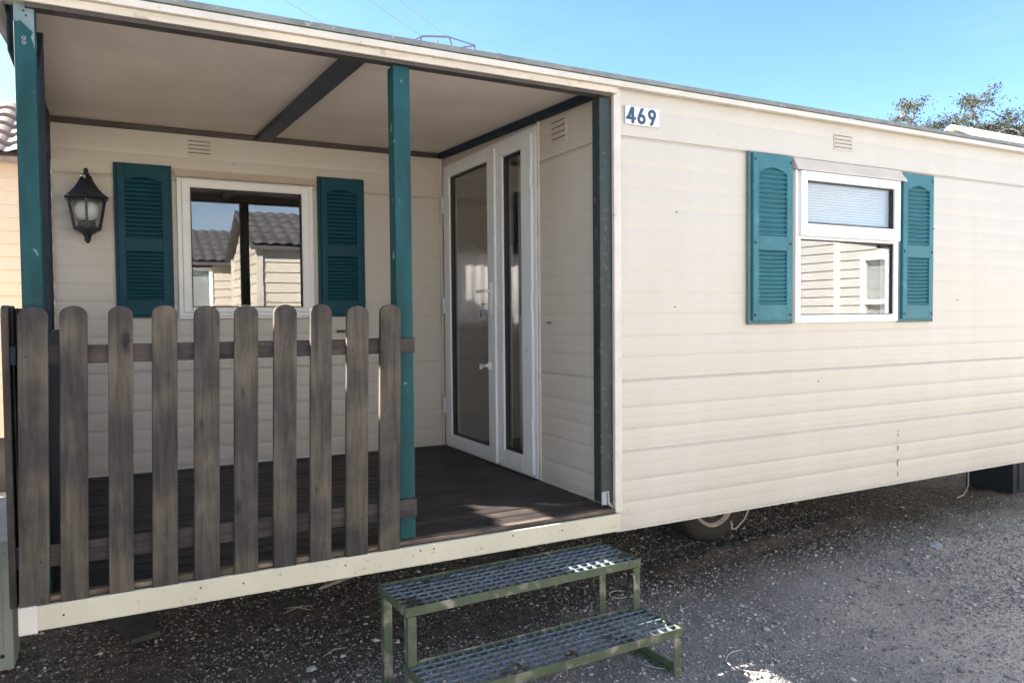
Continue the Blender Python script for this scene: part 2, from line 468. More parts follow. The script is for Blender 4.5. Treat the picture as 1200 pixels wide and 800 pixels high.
def ground_material():
    mt, N, L, b = mat_base('stony_ground')
    b.inputs['Roughness'].default_value = 0.92
    b.inputs['Specular IOR Level'].default_value = 0.2
    t = N.new('ShaderNodeTexCoord')
    def noise(s, d, rr=0.6):
        n = N.new('ShaderNodeTexNoise')
        n.inputs['Scale'].default_value = s
        n.inputs['Detail'].default_value = d
        n.inputs['Roughness'].default_value = rr
        L.new(t.outputs['Object'], n.inputs['Vector'])
        return n
    def ramp(n, p0, c0, p1, c1):
        r = N.new('ShaderNodeValToRGB')
        r.color_ramp.elements[0].position = p0
        r.color_ramp.elements[1].position = p1
        r.color_ramp.elements[0].color = c0 + (1,)
        r.color_ramp.elements[1].color = c1 + (1,)
        L.new(n.outputs[0], r.inputs[0])
        return r
    def mix(f, a, c, mode='MIX', k=None):
        q = N.new('ShaderNodeMix')
        q.data_type = 'RGBA'
        q.blend_type = mode
        if k is None:
            L.new(f, q.inputs[0])
        else:
            q.inputs[0].default_value = k
        L.new(a, q.inputs[6])
        L.new(c, q.inputs[7])
        return q.outputs[2]
    grit = ramp(noise(160, 3), 0.35, (0.12, 0.113, 0.108), 0.68, (0.36, 0.335, 0.30))
    dust = ramp(noise(60, 6), 0.3, (0.38, 0.33, 0.27), 0.7, (0.62, 0.55, 0.46))
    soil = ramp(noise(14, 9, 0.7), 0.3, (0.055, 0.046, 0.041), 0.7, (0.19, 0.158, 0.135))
    # dusty drive towards +x / -y, packed dark earth beneath the home
    sx = N.new('ShaderNodeSeparateXYZ')
    L.new(t.outputs['Object'], sx.inputs[0])
    def math_(op, a, bb):
        q = N.new('ShaderNodeMath')
        q.operation = op
        for i, v in enumerate((a, bb)):
            if isinstance(v, (int, float)):
                q.inputs[i].default_value = v
            else:
                L.new(v, q.inputs[i])
        return q.outputs[0]
    n1 = noise(1.1, 6)
    wob = math_('MULTIPLY', math_('SUBTRACT', n1.outputs[0], 0.5), 2.6)
    f1 = N.new('ShaderNodeMapRange')
    L.new(math_('ADD', math_('SUBTRACT', math_('MULTIPLY', sx.outputs[0], 0.75), math_('MULTIPLY', sx.outputs[1], 0.55)), wob), f1.inputs['Value'])
    f1.inputs['From Min'].default_value = 0.8
    f1.inputs['From Max'].default_value = 2.0
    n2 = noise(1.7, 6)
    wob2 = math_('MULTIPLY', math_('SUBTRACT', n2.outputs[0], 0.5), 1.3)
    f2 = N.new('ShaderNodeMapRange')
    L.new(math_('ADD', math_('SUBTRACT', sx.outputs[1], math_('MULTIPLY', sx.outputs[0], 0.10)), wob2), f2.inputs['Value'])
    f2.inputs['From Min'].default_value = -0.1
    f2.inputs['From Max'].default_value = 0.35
    f3 = N.new('ShaderNodeMapRange')
    L.new(sx.outputs[1], f3.inputs['Value'])
    f3.inputs['From Min'].default_value = 3.0
    f3.inputs['From Max'].default_value = 3.7
    far = ramp(noise(9, 7), 0.3, (0.36, 0.33, 0.30), 0.7, (0.46, 0.425, 0.39))
    c = mix(f1.outputs[0], grit.outputs[0], dust.outputs[0])
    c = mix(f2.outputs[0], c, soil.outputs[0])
    c = mix(f3.outputs[0], c, far.outputs[0])
    f4 = N.new('ShaderNodeMapRange')
    L.new(sx.outputs[1], f4.inputs['Value'])
    f4.inputs['From Min'].default_value = -2.0
    f4.inputs['From Max'].default_value = -3.2
    c = mix(f4.outputs[0], c, far.outputs[0])
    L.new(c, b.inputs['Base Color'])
    n5 = noise(120, 5)
    bp = N.new('ShaderNodeBump')
    bp.inputs['Strength'].default_value = 0.7
    bp.inputs['Distance'].default_value = 0.012
    L.new(n5.outputs[0], bp.inputs['Height'])
    n6 = noise(18, 6)
    bp2 = N.new('ShaderNodeBump')
    bp2.inputs['Strength'].default_value = 0.6
    bp2.inputs['Distance'].default_value = 0.03
    L.new(n6.outputs[0], bp2.inputs['Height'])
    L.new(bp.outputs[0], bp2.inputs['Normal'])
    L.new(bp2.outputs[0], b.inputs['Normal'])
    return mt
M['ground'] = ground_material()

# ------------------------------------------------------------------ mesh helpers
ORG = {}

class MB:
    """collects shapes; build() links them as ONE mesh object"""
    def __init__(s):
        s.v = []
        s.f = []
    def add(s, vs, fs):
        k = len(s.v)
        s.v += [tuple(map(float, v)) for v in vs]
        s.f += [tuple(k + i for i in f) for f in fs]
        return s
    def box(s, x0, x1, y0, y1, z0, z1):
        vs = [(x, y, z) for x in (x0, x1) for y in (y0, y1) for z in (z0, z1)]
        return s.add(vs, [(0, 1, 3, 2), (4, 6, 7, 5), (0, 4, 5, 1), (2, 3, 7, 6), (0, 2, 6, 4), (1, 5, 7, 3)])
    def hexa(s, bottom, top):
        """eight corners: four below, four above, same winding"""
        vs = list(bottom) + list(top)
        return s.add(vs, [(3, 2, 1, 0), (4, 5, 6, 7), (0, 1, 5, 4), (1, 2, 6, 5), (2, 3, 7, 6), (3, 0, 4, 7)])
    def bar(s, a, b, w, h, up=(0, 0, 1)):
        a, b = Vector(a), Vector(b)
        d = (b - a).normalized()
        sd = d.cross(Vector(up))
        if sd.length < 1e-4:
            sd = d.cross(Vector((1, 0, 0)))
        sd.normalize()
        u = sd.cross(d).normalized()
        sd *= w / 2
        u *= h / 2
        return s.hexa([a - sd - u, a + sd - u, a + sd + u, a - sd + u], [b - sd - u, b + sd - u, b + sd + u, b - sd + u])
    def tube(s, pts, rad, n=8, closed=False):
        pts = [Vector(p) for p in pts]
        rads = rad if isinstance(rad, (list, tuple)) else [rad] * len(pts)
        rings = []
        prev = None
        for i, p in enumerate(pts):
            d = (pts[min(i + 1, len(pts) - 1)] - pts[max(i - 1, 0)]).normalized()
            a = d.cross(Vector((0, 0, 1))) if prev is None else prev - d * prev.dot(d)
            if a.length < 1e-4:
                a = d.cross(Vector((1, 0, 0)))
            a.normalize()
            prev = a
            b = d.cross(a)
            rings.append([p + (a * math.cos(2 * math.pi * k / n) + b * math.sin(2 * math.pi * k / n)) * rads[i] for k in range(n)])
        vs = [q for r in rings for q in r]
        fs = []
        for i in range(len(pts) - 1):
            for k in range(n):
                fs.append((i * n + k, i * n + (k + 1) % n, (i + 1) * n + (k + 1) % n, (i + 1) * n + k))
        fs.append(tuple(range(n))[::-1])
        fs.append(tuple((len(pts) - 1) * n + k for k in range(n)))
        return s.add(vs, fs)
    def lathe(s, prof, c, n=24, axis='z', rot=0.0, sy=1.0):
        """prof: (radius, height) pairs"""
        vs = []
        for r, h in prof:
            for k in range(n):
                a = 2 * math.pi * k / n + rot
                p = (r * math.cos(a), r * math.sin(a) * sy, h)
                if axis == 'y':
                    p = (p[0], h, p[1])
                elif axis == 'x':
                    p = (h, p[0], p[1])
                vs.append((c[0] + p[0], c[1] + p[1], c[2] + p[2]))
        fs = []
        for i in range(len(prof) - 1):
            for k in range(n):
                fs.append((i * n + k, i * n + (k + 1) % n, (i + 1) * n + (k + 1) % n, (i + 1) * n + k))
        fs.append(tuple(range(n))[::-1])
        fs.append(tuple((len(prof) - 1) * n + k for k in range(n)))
        return s.add(vs, fs)
    def prism(s, poly, d0, d1, plane='xz'):
        n = len(poly)
        def pt(p, d):
            return (p[0], d, p[1]) if plane == 'xz' else ((d, p[0], p[1]) if plane == 'yz' else (p[0], p[1], d))
        vs = [pt(p, d0) for p in poly] + [pt(p, d1) for p in poly]
        fs = [tuple(range(n)), tuple(range(2 * n - 1, n - 1, -1))]
        for i in range(n):
            fs.append((i, (i + 1) % n, n + (i + 1) % n, n + i)[::-1])
        return s.add(vs, fs)
    def build(s, name, mat, parent=None, bevel=0.0, smooth=False, local=False, mats=None, fm=None, recalc=True):
        me = bpy.data.meshes.new(name)
        off = Vector((0, 0, 0)) if local else Vector((0, 0, Z0))
        if parent is not None and not local:
            off -= ORG[parent.name]
        vs = [(v[0] + off.x, v[1] + off.y, v[2] + off.z) for v in s.v]
        me.from_pydata(vs, [], s.f)
        if recalc:
            bm = bmesh.new()
            bm.from_mesh(me)
            bmesh.ops.recalc_face_normals(bm, faces=bm.faces[:])
            bm.to_mesh(me)
            bm.free()
        for q in (mats or [mat]):
            me.materials.append(q)
        if fm is not None:
            me.polygons.foreach_set('material_index', fm)
        if smooth:
            me.polygons.foreach_set('use_smooth', [True] * len(me.polygons))
        me.update()
        o = bpy.data.objects.new(name, me)
        COL.objects.link(o)
        if parent is not None:
            o.parent = parent
            ORG[o.name] = ORG[parent.name] if not local else Vector((0, 0, 0))
        else:
            ORG[o.name] = Vector((0, 0, 0))
        if bevel > 0:
            bv = o.modifiers.new('bevel', 'BEVEL')
            bv.width = bevel
            bv.segments = 2
            bv.limit_method = 'ANGLE'
            bv.angle_limit = R(40)
        return o

def tag(o, label=None, cat=None, group=None, kind=None):
    if label:
        o['label'] = label
    if cat:
        o['category'] = cat
    if group:
        o['group'] = group
    if kind:
        o['kind'] = kind
    return o

def thing(name, label, cat, loc, rotz=0.0, group=None):
    """an Empty at the thing's base; loc in porch-floor measures"""
    o = bpy.data.objects.new(name, None)
    COL.objects.link(o)
    o.empty_display_size = 0.2
    o.location = (loc[0], loc[1], loc[2] + Z0)
    o.rotation_euler = (0, 0, rotz)
    ORG[o.name] = Vector(o.location)
    return tag(o, label, cat, group)

# ------------------------------------------------------------------ ground
def vnoise(x, y, s, seed=0):
    """smooth value noise, numpy"""
    g = np.random.default_rng(seed).random((64, 64))
    u = np.asarray(x) / s + 1000
    v = np.asarray(y) / s + 1000
    i = np.floor(u).astype(int)
    j = np.floor(v).astype(int)
    fx = u - i
    fy = v - j
    fx = fx * fx * (3 - 2 * fx)
    fy = fy * fy * (3 - 2 * fy)
    a = g[i % 64, j % 64]
    b = g[(i + 1) % 64, j % 64]
    c = g[i % 64, (j + 1) % 64]
    d = g[(i + 1) % 64, (j + 1) % 64]
    return (a * (1 - fx) + b * fx) * (1 - fy) + (c * (1 - fx) + d * fx) * fy

def ground_h(x, y):
    x = np.asarray(x, float)
    y = np.asarray(y, float)
    near = np.clip(1.5 - np.maximum(np.abs(x - 1.5) - 7, np.abs(y) - 5) * 0.4, 0, 1)
    h = (vnoise(x, y, 0.9, 3) - 0.5) * 0.030 + (vnoise(x, y, 0.28, 4) - 0.5) * 0.016 + (vnoise(x, y, 0.09, 5) - 0.5) * 0.007
    # clods along the old wheel track in front of the tyre
    d = (y - (0.62 + 0.10 * (x - 1.3)))
    tr = np.exp(-(d / 0.07) ** 2) * np.clip((x - 0.6) * 2, 0, 1) * np.clip((3.0 - x) * 1.5, 0, 1)
    h = h + tr * (0.015 + 0.05 * vnoise(x, y, 0.12, 8))
    return h * near

xs = np.unique(np.concatenate([np.linspace(-400, -8, 24), np.arange(-8, -4, 0.25), np.arange(-4, 6.5, 0.05), np.arange(6.5, 12, 0.4), np.linspace(12, 500, 24)]))
ys = np.unique(np.concatenate([np.linspace(-400, -8, 24), np.arange(-8, -2.5, 0.3), np.arange(-2.5, 2.6, 0.05), np.arange(2.6, 8, 0.25), np.linspace(8, 500, 24)]))
gx, gy = np.meshgrid(xs, ys, indexing='ij')
gz = ground_h(gx, gy)
nx, ny = gx.shape
vs = np.stack([gx, gy, gz], -1).reshape(-1, 3)
idx = np.arange(nx * ny).reshape(nx, ny)
fs = np.stack([idx[:-1, :-1], idx[1:, :-1], idx[1:, 1:], idx[:-1, 1:]], -1).reshape(-1, 4)
me = bpy.data.meshes.new('ground')
me.from_pydata(vs.tolist(), [], fs.tolist())
me.materials.append(M['ground'])
me.polygons.foreach_set('use_smooth', [True] * len(me.polygons))
go = bpy.data.objects.new('ground', me)
COL.objects.link(go)
tag(go, 'grey stony ground with dark packed earth under the home', 'ground', kind='structure')

def gravel():
    n0 = 230000
    x = rng.uniform(-3.6, 6.2, n0)
    y = rng.uniform(-1.7, 1.9, n0)
    # keep what the camera can see, thinner with distance and under the home
    dens = 0.10 + 0.9 * np.clip((vnoise(x, y, 0.35, 21) * 0.6 + vnoise(x, y, 1.1, 22) * 0.6 - 0.32) * 2.2, 0, 1)
    dens *= np.where(y > 0.35 + 0.08 * x, 0.38, 1.0)
    dens *= np.where(x > 2.6, 0.8, 1.0)
    dens = np.maximum(dens, np.where(y < 0.3 + 0.08 * x, 0.22, 0.05))
    dens *= np.clip(1.2 - (np.hypot(x + 2.2, y + 3.0) - 3) * 0.09, 0.4, 1)
    k = rng.random(n0) < dens * 0.85
    x, y = x[k], y[k]
    s = np.clip(rng.lognormal(math.log(0.0047), 0.46, len(x)), 0.002, 0.016)
    n1 = 260000                                   # fine grit between the stones
    x1 = rng.uniform(-3.2, 4.6, n1)
    y1 = rng.uniform(-1.5, 1.4, n1)
    k1 = rng.random(n1) < np.where(y1 > 0.3 + 0.08 * x1, 0.22, 0.55 + 0.45 * vnoise(x1, y1, 0.5, 31)) * np.clip(1.25 - (np.hypot(x1 + 2.2, y1 + 3.0) - 3) * 0.14, 0.3, 1)
    x = np.concatenate([x, x1[k1]])
    y = np.concatenate([y, y1[k1]])
    s = np.concatenate([s, np.clip(rng.lognormal(math.log(0.0026), 0.3, int(k1.sum())), 0.0015, 0.005)])
    n = len(x)
    base = np.array([(1, 0, 0), (0, 1, 0), (-1, 0, 0), (0, -1, 0), (0, 0, 1), (0, 0, -0.6)], float)
    tri = np.array([(0, 1, 4), (1, 2, 4), (2, 3, 4), (3, 0, 4), (1, 0, 5), (2, 1, 5), (3, 2, 5), (0, 3, 5)])
    V = base[None] * rng.uniform(0.65, 1.3, (n, 6, 1)) * np.stack([rng.uniform(0.8, 1.5, n), rng.uniform(0.7, 1.1, n), rng.uniform(0.45, 0.9, n)], -1)[:, None, :]
    V += rng.normal(0, 0.16, (n, 6, 3))
    a = rng.uniform(0, 2 * math.pi, n)
    ca, sa = np.cos(a)[:, None], np.sin(a)[:, None]
    X = V[..., 0] * ca - V[..., 1] * sa
    Y = V[..., 0] * sa + V[..., 1] * ca
    P = np.stack([X, Y, V[..., 2]], -1) * s[:, None, None]
    P[..., 0] += x[:, None]
    P[..., 1] += y[:, None]
    P[..., 2] += (ground_h(x, y) + s * 0.28)[:, None]
    F = (tri[None] + (np.arange(n) * 6)[:, None, None]).reshape(-1, 3)
    me = bpy.data.meshes.new('gravel')
    P = P.reshape(-1, 3)
    me.vertices.add(len(P))
    me.vertices.foreach_set('co', P.ravel())
    me.loops.add(F.size)
    me.loops.foreach_set('vertex_index', F.ravel().astype(np.int32))
    me.polygons.add(len(F))
    me.polygons.foreach_set('loop_start', np.arange(0, F.size, 3, dtype=np.int32))
    me.polygons.foreach_set('loop_total', np.full(len(F), 3, dtype=np.int32))
    me.materials.append(M['stone'])
    me.update(calc_edges=True)
    me.validate()
    o = bpy.data.objects.new('gravel', me)
    COL.objects.link(o)
    tag(o, 'loose grey gravel scattered over the ground in front of the home', 'gravel', kind='stuff')
gravel()

# ------------------------------------------------------------------ cladding
GROOVES = [(2.06, 0), (1.95, 0), (1.811, 1), (1.679, 0), (1.574, 0), (1.469, 0), (1.361, 0), (1.255, 0), (1.15, 0), (1.048, 0), (0.942, 0),
           (0.831, 0), (0.729, 0), (0.624, 1), (0.482, 0), (0.374, 0), (0.273, 1), (0.121, 0), (0.014, 0), (-0.118, 0)]

def cladding_profile():
    g = sorted(GROOVES)
    pts = []
    for (a, sa), (b, sb) in zip(g[:-1], g[1:]):
        w = b - a
        if sa:
            pts += [(a - 0.0013, -0.0085), (a + 0.0013, -0.0085), (a + 0.0024, 0.0016)]
        else:
            pts += [(a - 0.004, -0.0006), (a, -0.0011), (a + 0.006, -0.0002)]
        pts += [(a + 0.014, 0.0012), (a + 0.030, 0.0020), (a + w * 0.45, 0.0018), (a + w * 0.52, 0.0012), (a + w * 0.58, 0.0016),
                (b - 0.034, 0.0014), (b - 0.016, 0.0006)]
    pts.append((2.06, -0.001))
    pts.append((2.16, 0.001))
    return sorted(pts)
PROF = cladding_profile()

def clad_wall(mb, plane, at, a0, a1, z0, z1, sign, openings=(), prof=PROF):
    """plane 'y': wall at y=at running along x; sign -1 means its face looks to -y"""
    pz = np.array([p[0] for p in prof])
    po = np.array([p[1] for p in prof])
    zs = {z0, z1} | {z for z in pz if z0 < z < z1}
    xs_ = {a0, a1}
    for o in openings:
        xs_ |= {min(max(o[0], a0), a1), min(max(o[1], a0), a1)}
        zs |= {min(max(o[2], z0), z1), min(max(o[3], z0), z1)}
    zs = sorted(zs)
    xs_ = sorted(xs_)
    of = np.interp(zs, pz, po)
    for i in range(len(xs_) - 1):
        for j in range(len(zs) - 1):
            cx, cz = (xs_[i] + xs_[i + 1]) / 2, (zs[j] + zs[j + 1]) / 2
            if any(o[0] < cx < o[1] and o[2] < cz < o[3] for o in openings):
                continue
            q = []
            for x, jj in ((xs_[i], j), (xs_[i + 1], j), (xs_[i + 1], j + 1), (xs_[i], j + 1)):
                d = at + sign * of[jj]
                q.append((x, d, zs[jj]) if plane == 'y' else (d, x, zs[jj]))
            mb.add(q, [(0, 1, 2, 3)])
    return mb

# ------------------------------------------------------------------ the mobile home
D = 2.145
XL = -2.457
XR = 5.2
YR = 3.95
ceil_z = lambda y: 2.05 + 0.0345 * y
roof_z = lambda y: 2.083 + 0.058 * (min(y, 1.95) + 0.055) - (0.058 * (y - 1.95) if y > 1.95 else 0)

home = thing('mobile_home', 'cream clad mobile home numbered on its corner, with a recessed porch and teal shutters', 'mobile home', (0, 0, GZ))

FW = (1.212, 2.098, 0.888, 1.74)        # front window
BW = (-1.79, -0.952, 0.958, 1.82)       # porch window
DR = (0.745, 2.085, -0.01, 2.012)       # door (y range)
RW = (0.75, 1.75, 0.82, 1.62)           # window in the rear wall

mb = MB()
clad_wall(mb, 'y', 0.0, 0.0, XR, -0.112, 2.035, -1, [FW])
mb.box(0.0, XR, -0.006, 0.012, -0.122, -0.1125)
# vertical joint in the lowest panel
mb.build('front_wall', M['siding'], home, recalc=False)
jd = pmat('joint_dirt', (0.31, 0.28, 0.235), 0.7)
for z, w, dx in ((-0.072, 0.014, 0), (-0.055, 0.008, .003), (-0.01, 0.034, -.001), (0.02, 0.012, .004), (0.085, 0.030, .001), (0.175, 0.018, 0), (0.205, 0.007, .002)):
    MB().hexa([(2.1310 + dx, -0.0068, z), (2.1335 + dx, -0.0068, z), (2.1335 + dx, 0, z), (2.1310 + dx, 0, z)],
              [(2.1325 + dx, -0.0068, z + w), (2.1340 + dx, -0.0068, z + w), (2.1340 + dx, 0, z + w), (2.1325 + dx, 0, z + w)]).build('dirt_mark', jd, home)
mb = MB()
clad_wall(mb, 'y', D, XL, 0.0, -0.02, 2.118, -1, [BW])
mb.build('porch_back_wall', M['siding'], home, recalc=False)
mb = MB()
clad_wall(mb, 'x', 0.0, 0.0, 1.0, -0.02, 2.072, -1, [(DR[0], DR[1], DR[2], DR[3])])
clad_wall(mb, 'x', 0.0, 1.0, D, -0.02, 2.105, -1, [(DR[0], DR[1], DR[2], DR[3])])
mb.build('porch_side_wall', M['siding'], home, recalc=False)
mb = MB()
clad_wall(mb, 'x', XL, D, YR, -0.11, 2.08, -1)
clad_wall(mb, 'x', XR, 0.0, YR, -0.11, 2.08, 1)
clad_wall(mb, 'y', YR, XL, XR, -0.11, 2.08, 1, [RW])
mb.build('outer_wall', M['siding'], home, recalc=False)

# roof
mb = MB()
top = [(-0.055, roof_z(-0.055)), (1.95, roof_z(1.95)), (4.0, roof_z(4.0))]
poly = top + [(4.0, top[2][1] - 0.024), (1.95, top[1][1] - 0.024), (-0.055, top[0][1] - 0.024)]
n = len(poly)
xa = [-2.56, -2.50, -2.50, -2.50, -2.50, -2.56]
vs = [(xa[i], poly[i][0], poly[i][1]) for i in range(n)] + [(XR + 0.05, p[0], p[1]) for p in poly]
fs = [tuple(range(n)), tuple(range(2 * n - 1, n - 1, -1))] + [(i, (i + 1) % n, n + (i + 1) % n, n + i) for i in range(n)]
mb.add(vs, fs)
mb.build('roof', M['roof'], home, bevel=0.004)
mb = MB()
mb.box(XL - 0.03, XR, -0.050, -0.012, 2.029, 2.0565)
for x in (1.6, 3.9):
    mb.box(x, x + 0.05, -0.0525, -0.0102, 2.0285, 2.0572)
mb.build('roof_trim', M['trim'], home, bevel=0.003)
mb = MB()
mb.prism([(0.02, 2.0), (3.95, 2.0), (3.95, roof_z(3.95) - 0.025), (1.95, roof_z(1.95) - 0.025), (0.02, roof_z(0.02) - 0.025)], XR - 0.01, XR - 0.002, 'yz')
mb.build('gable', M['trim'], home)
# barge board above the porch's open end
mb = MB()
mb.hexa([(-2.485, -0.03, 1.985), (-2.458, -0.03, 1.985), (-2.458, 2.2, 2.04), (-2.485, 2.2, 2.04)],
        [(-2.485, -0.03, 2.058), (-2.458, -0.03, 2.058), (-2.458, 2.2, 2.17), (-2.485, 2.2, 2.17)])
mb.build('barge_board', pmat('barge_grey', (0.16, 0.155, 0.15), 0.6, 0.2), home, bevel=0.002)

# porch beam, ceiling and trims
mb = MB()
mb.box(XL - 0.02, -0.002, -0.032, 0.034, 1.999, 2.0285)
mb.build('porch_beam', M['beam_cream'], home, bevel=0.003)
mb = MB()
mb.box(XL + 0.06, -0.075, -0.022, 0.030, 1.984, 1.9985)
mb.build('beam_lining', M['dark_trim'], home)
mb = MB()
mb.hexa([(XL, 0.035, ceil_z(0.035)), (-0.006, 0.035, ceil_z(0.035)), (-0.006, D - 0.006, ceil_z(D)), (XL, D - 0.006, ceil_z(D))],
        [(XL, 0.035, ceil_z(0.035) + 0.008), (-0.006, 0.035, ceil_z(0.035) + 0.008), (-0.006, D - 0.006, ceil_z(D) + 0.008), (XL, D - 0.006, ceil_z(D) + 0.008)])
mb.build('porch_ceiling', M['ceiling'], home)
mb = MB()
mb.box(-2.452, -0.03, D - 0.028, D - 0.004, ceil_z(D) - 0.034, ceil_z(D) - 0.002)
mb.build('ceiling_trim', M['dark_trim'], home, bevel=0.002)
mb = MB()
def slope_bar(x0, x1, y0, y1, drop, x0b=None, x1b=None):
    x0b = x0 if x0b is None else x0b
    x1b = x1 if x1b is None else x1b
    mb.hexa([(x0, y0, ceil_z(y0) - drop), (x1, y0, ceil_z(y0) - drop), (x1b, y1, ceil_z(y1) - drop), (x0b, y1, ceil_z(y1) - drop)],
            [(x0, y0, ceil_z(y0) - 0.001), (x1, y0, ceil_z(y0) - 0.001), (x1b, y1, ceil_z(y1) - 0.001), (x0b, y1, ceil_z(y1) - 0.001)])
slope_bar(-0.045, -0.010, 0.08, D - 0.03, 0.040)
mb.build('ceiling_trim', M['navy_wood'], home, bevel=0.002)
mb = MB()
slope_bar(-1.272, -1.182, 0.038, D - 0.03, 0.032, -1.312, -1.218)
mb.build('ceiling_beam', pmat('blue_grey_beam', (0.042, 0.050, 0.072), 0.6, 0.25, 6), home, bevel=0.003)
# side beam across the open end
mb = MB()
mb.hexa([(-2.4575, 0.075, 1.86), (-2.4505, 0.075, 1.86), (-2.4505, 2.07, 1.86), (-2.4575, 2.07, 1.86)],
        [(-2.4575, 0.075, 2.050), (-2.4505, 0.075, 2.050), (-2.4505, 2.07, 2.118), (-2.4575, 2.07, 2.118)])
mb.build('side_beam', M['navy_wood'], home)
mb = MB()
mb.hexa([(-2.415, 0.073, 0.002), (-2.3675, 0.073, 0.002), (-2.3675, 0.34, 0.002), (-2.415, 0.34, 0.002)],
        [(-2.415, 0.073, 1.80), (-2.3675, 0.073, 1.80), (-2.3675, 0.34, 2.02), (-2.415, 0.34, 2.02)])
mb.build('side_board', M['navy_wood'], home, bevel=0.003)
MB().box(-2.410, -2.370, 0.345, 0.96, 0.003, 0.90).build('side_board', M['navy_wood'], home, bevel=0.003)

# posts
def post(x0, x1, y0, y1, z0, z1, mat, name='post'):
    mb = MB()
    mb.box(x0, x1, y0, y1, z0, z1)
    return mb.build(name, mat, home, bevel=0.004)
pl = post(-2.432, -2.371, 0.0, 0.072, 0.002, 1.997, M['teal_post'])
# bare patch where a bracket was taken off the left post's top
mb = MB()
pts2 = [(-2.4305, 1.998), (-2.3725, 1.998), (-2.3725, 1.848), (-2.377, 1.872), (-2.383, 1.892), (-2.376, 1.908), (-2.395, 1.925), (-2.412, 1.942), (-2.424, 1.936), (-2.4305, 1.945)]
mb.prism(pts2, -0.0012, 0.001)
mb.build('bare_patch', M['primer'], pl)
for q in ((-2.402, 1.975), (-2.395, 1.960), (-2.403, 1.885), (-2.403, 1.870)):
    MB().lathe([(0.0035, -0.004), (0.0035, 0.0)], (q[0], 0.0, q[1]), 10, 'y').build('bolt_hole', M['screw'], pl)
for q in ((-2.403, 1.885), (-2.403, 1.870)):
    MB().lathe([(0.0062, -0.0026), (0.0062, 0.0)], (q[0], 0.0, q[1]), 14, 'y').build('bolt_washer', M['galv'], pl)
pm = post(-1.113, -1.040, 0.0, 0.075, 0.002, 1.984, M['teal_post'])
post(-0.082, -0.014, 0.006, 0.070, 0.03, 1.984, M['teal_dark'])
post(-2.520, -2.4585, 2.072, 2.136, 0.002, ceil_z(2.1) - 0.002, M['navy_wood'])
mb = MB()
mb.box(-0.083, -0.040, 0.0, 0.002, 0.02, 0.085)
mb.prism([(-0.052, 0.078), (-0.046, 0.08), (-0.040, 0.03), (-0.020, 0.008), (-0.022, 0.0), (-0.050, 0.022)], -0.006, 0.0)
mb.build('post_bracket', M['galv'], home)
# corner trim
mb = MB()
mb.box(-0.010, 0.030, -0.0135, -0.006, -0.02, 2.0285)
mb.box(-0.0125, -0.0100, -0.0135, 0.006, -0.02, 2.0285)
mb.build('corner_trim', M['trim'], home, bevel=0.002)
mb = MB()
mb.box(-0.030, -0.008, D - 0.022, D - 0.004, 0.0, ceil_z(D) - 0.036)
mb.build('corner_trim', M['trim'], home, bevel=0.002)
mb = MB()
mb.box(-0.016, -0.003, DR[0] - 0.032, DR[0] - 0.014, 0.0, 2.055)
mb.build('joint_strip', M['trim'], home, bevel=0.002)

# deck
mb = MB()
y = 0.018
k = 0
while y < D - 0.01:
    w = min(0.094, D - 0.006 - y)
    dz = random.uniform(-0.0015, 0.0015)
    mb.box(XL + 0.004, -0.012, y, y + w, -0.026, -0.001 + dz)
    y += w + 0.006
mb.build('deck', M['deck'], home, bevel=0.003)
mb = MB()
mb.box(XL, -0.020, -0.026, 0.014, -0.018, 0.001)
mb.build('deck_edge', M['deck_edge'], home, bevel=0.004)
for q in ((XL + 0.02, -0.012, -0.014, 0.012, -0.088, -0.020), (XL, -0.002, 0.3, 0.36, -0.12, -0.027), (XL, -0.002, 1.2, 1.26, -0.12, -0.027), (XL, -0.002, 2.0, 2.06, -0.12, -0.027),
          (0.0, XR, 0.4, 0.48, -0.22, -0.12), (0.0, XR, 3.2, 3.28, -0.22, -0.12), (0.5, 0.58, 0.49, 3.19, -0.19, -0.121), (3.2, 3.28, 0.49, 3.19, -0.19, -0.121)):
    MB().box(*q).build('chassis_beam', M['chassis'], home)
mb = MB()
mb.box(XL - 0.004, -0.006, -0.050, -0.028, -0.104, -0.0195)
mb.build('fascia_board', M['fascia'], home, bevel=0.004)
mb = MB()
mb.box(-2.466, -2.410, -0.056, -0.0245, -0.110, -0.0165)
mb.build('fascia_cap', pmat('pinkish_cap', (0.64, 0.59, 0.53), 0.45, 0.08), home, bevel=0.004)
for x, z in ((-2.335, -0.062), (-1.36, -0.05), (-1.04, -0.04), (-0.98, -0.042), (-0.60, -0.04), (-0.34, -0.052), (-1.75, -0.055), (-1.9, -0.045)):
    MB().lathe([(0.0035, -0.0525), (0.0035, -0.049)], (x, 0, z), 8, 'y').build('nail', M['screw'], home)
# floor pan of the rooms
mb = MB()
mb.box(0.004, XR - 0.01, 0.014, YR - 0.01, -0.108, -0.03)
mb.box(XL + 0.01, 0.002, D + 0.01, YR - 0.01, -0.108, -0.03)
mb.build('floor_pan', M['chassis'], home)

# rooms seen through the panes
def flat_wall(mb, plane, at, a0, a1, z0, z1, openings=()):
    clad_wall(mb, plane, at, a0, a1, z0, z1, 1, openings, prof=[(-1, 0), (3, 0)])
mb = MB()
flat_wall(mb, 'y', 0.07, 0.07, XR - 0.06, -0.01, 2.02, [FW])
flat_wall(mb, 'x', 0.07, 0.07, D + 0.07, -0.01, 2.02, [DR])
flat_wall(mb, 'y', D + 0.07, XL + 0.06, 0.07, -0.01, 2.02, [BW])
flat_wall(mb, 'x', XL + 0.06, D + 0.07, YR - 0.06, -0.01, 2.02)
flat_wall(mb, 'y', YR - 0.06, XL + 0.06, XR - 0.06, -0.01, 2.02, [RW])
flat_wall(mb, 'x', XR - 0.06, 0.07, YR - 0.06, -0.01, 2.02)
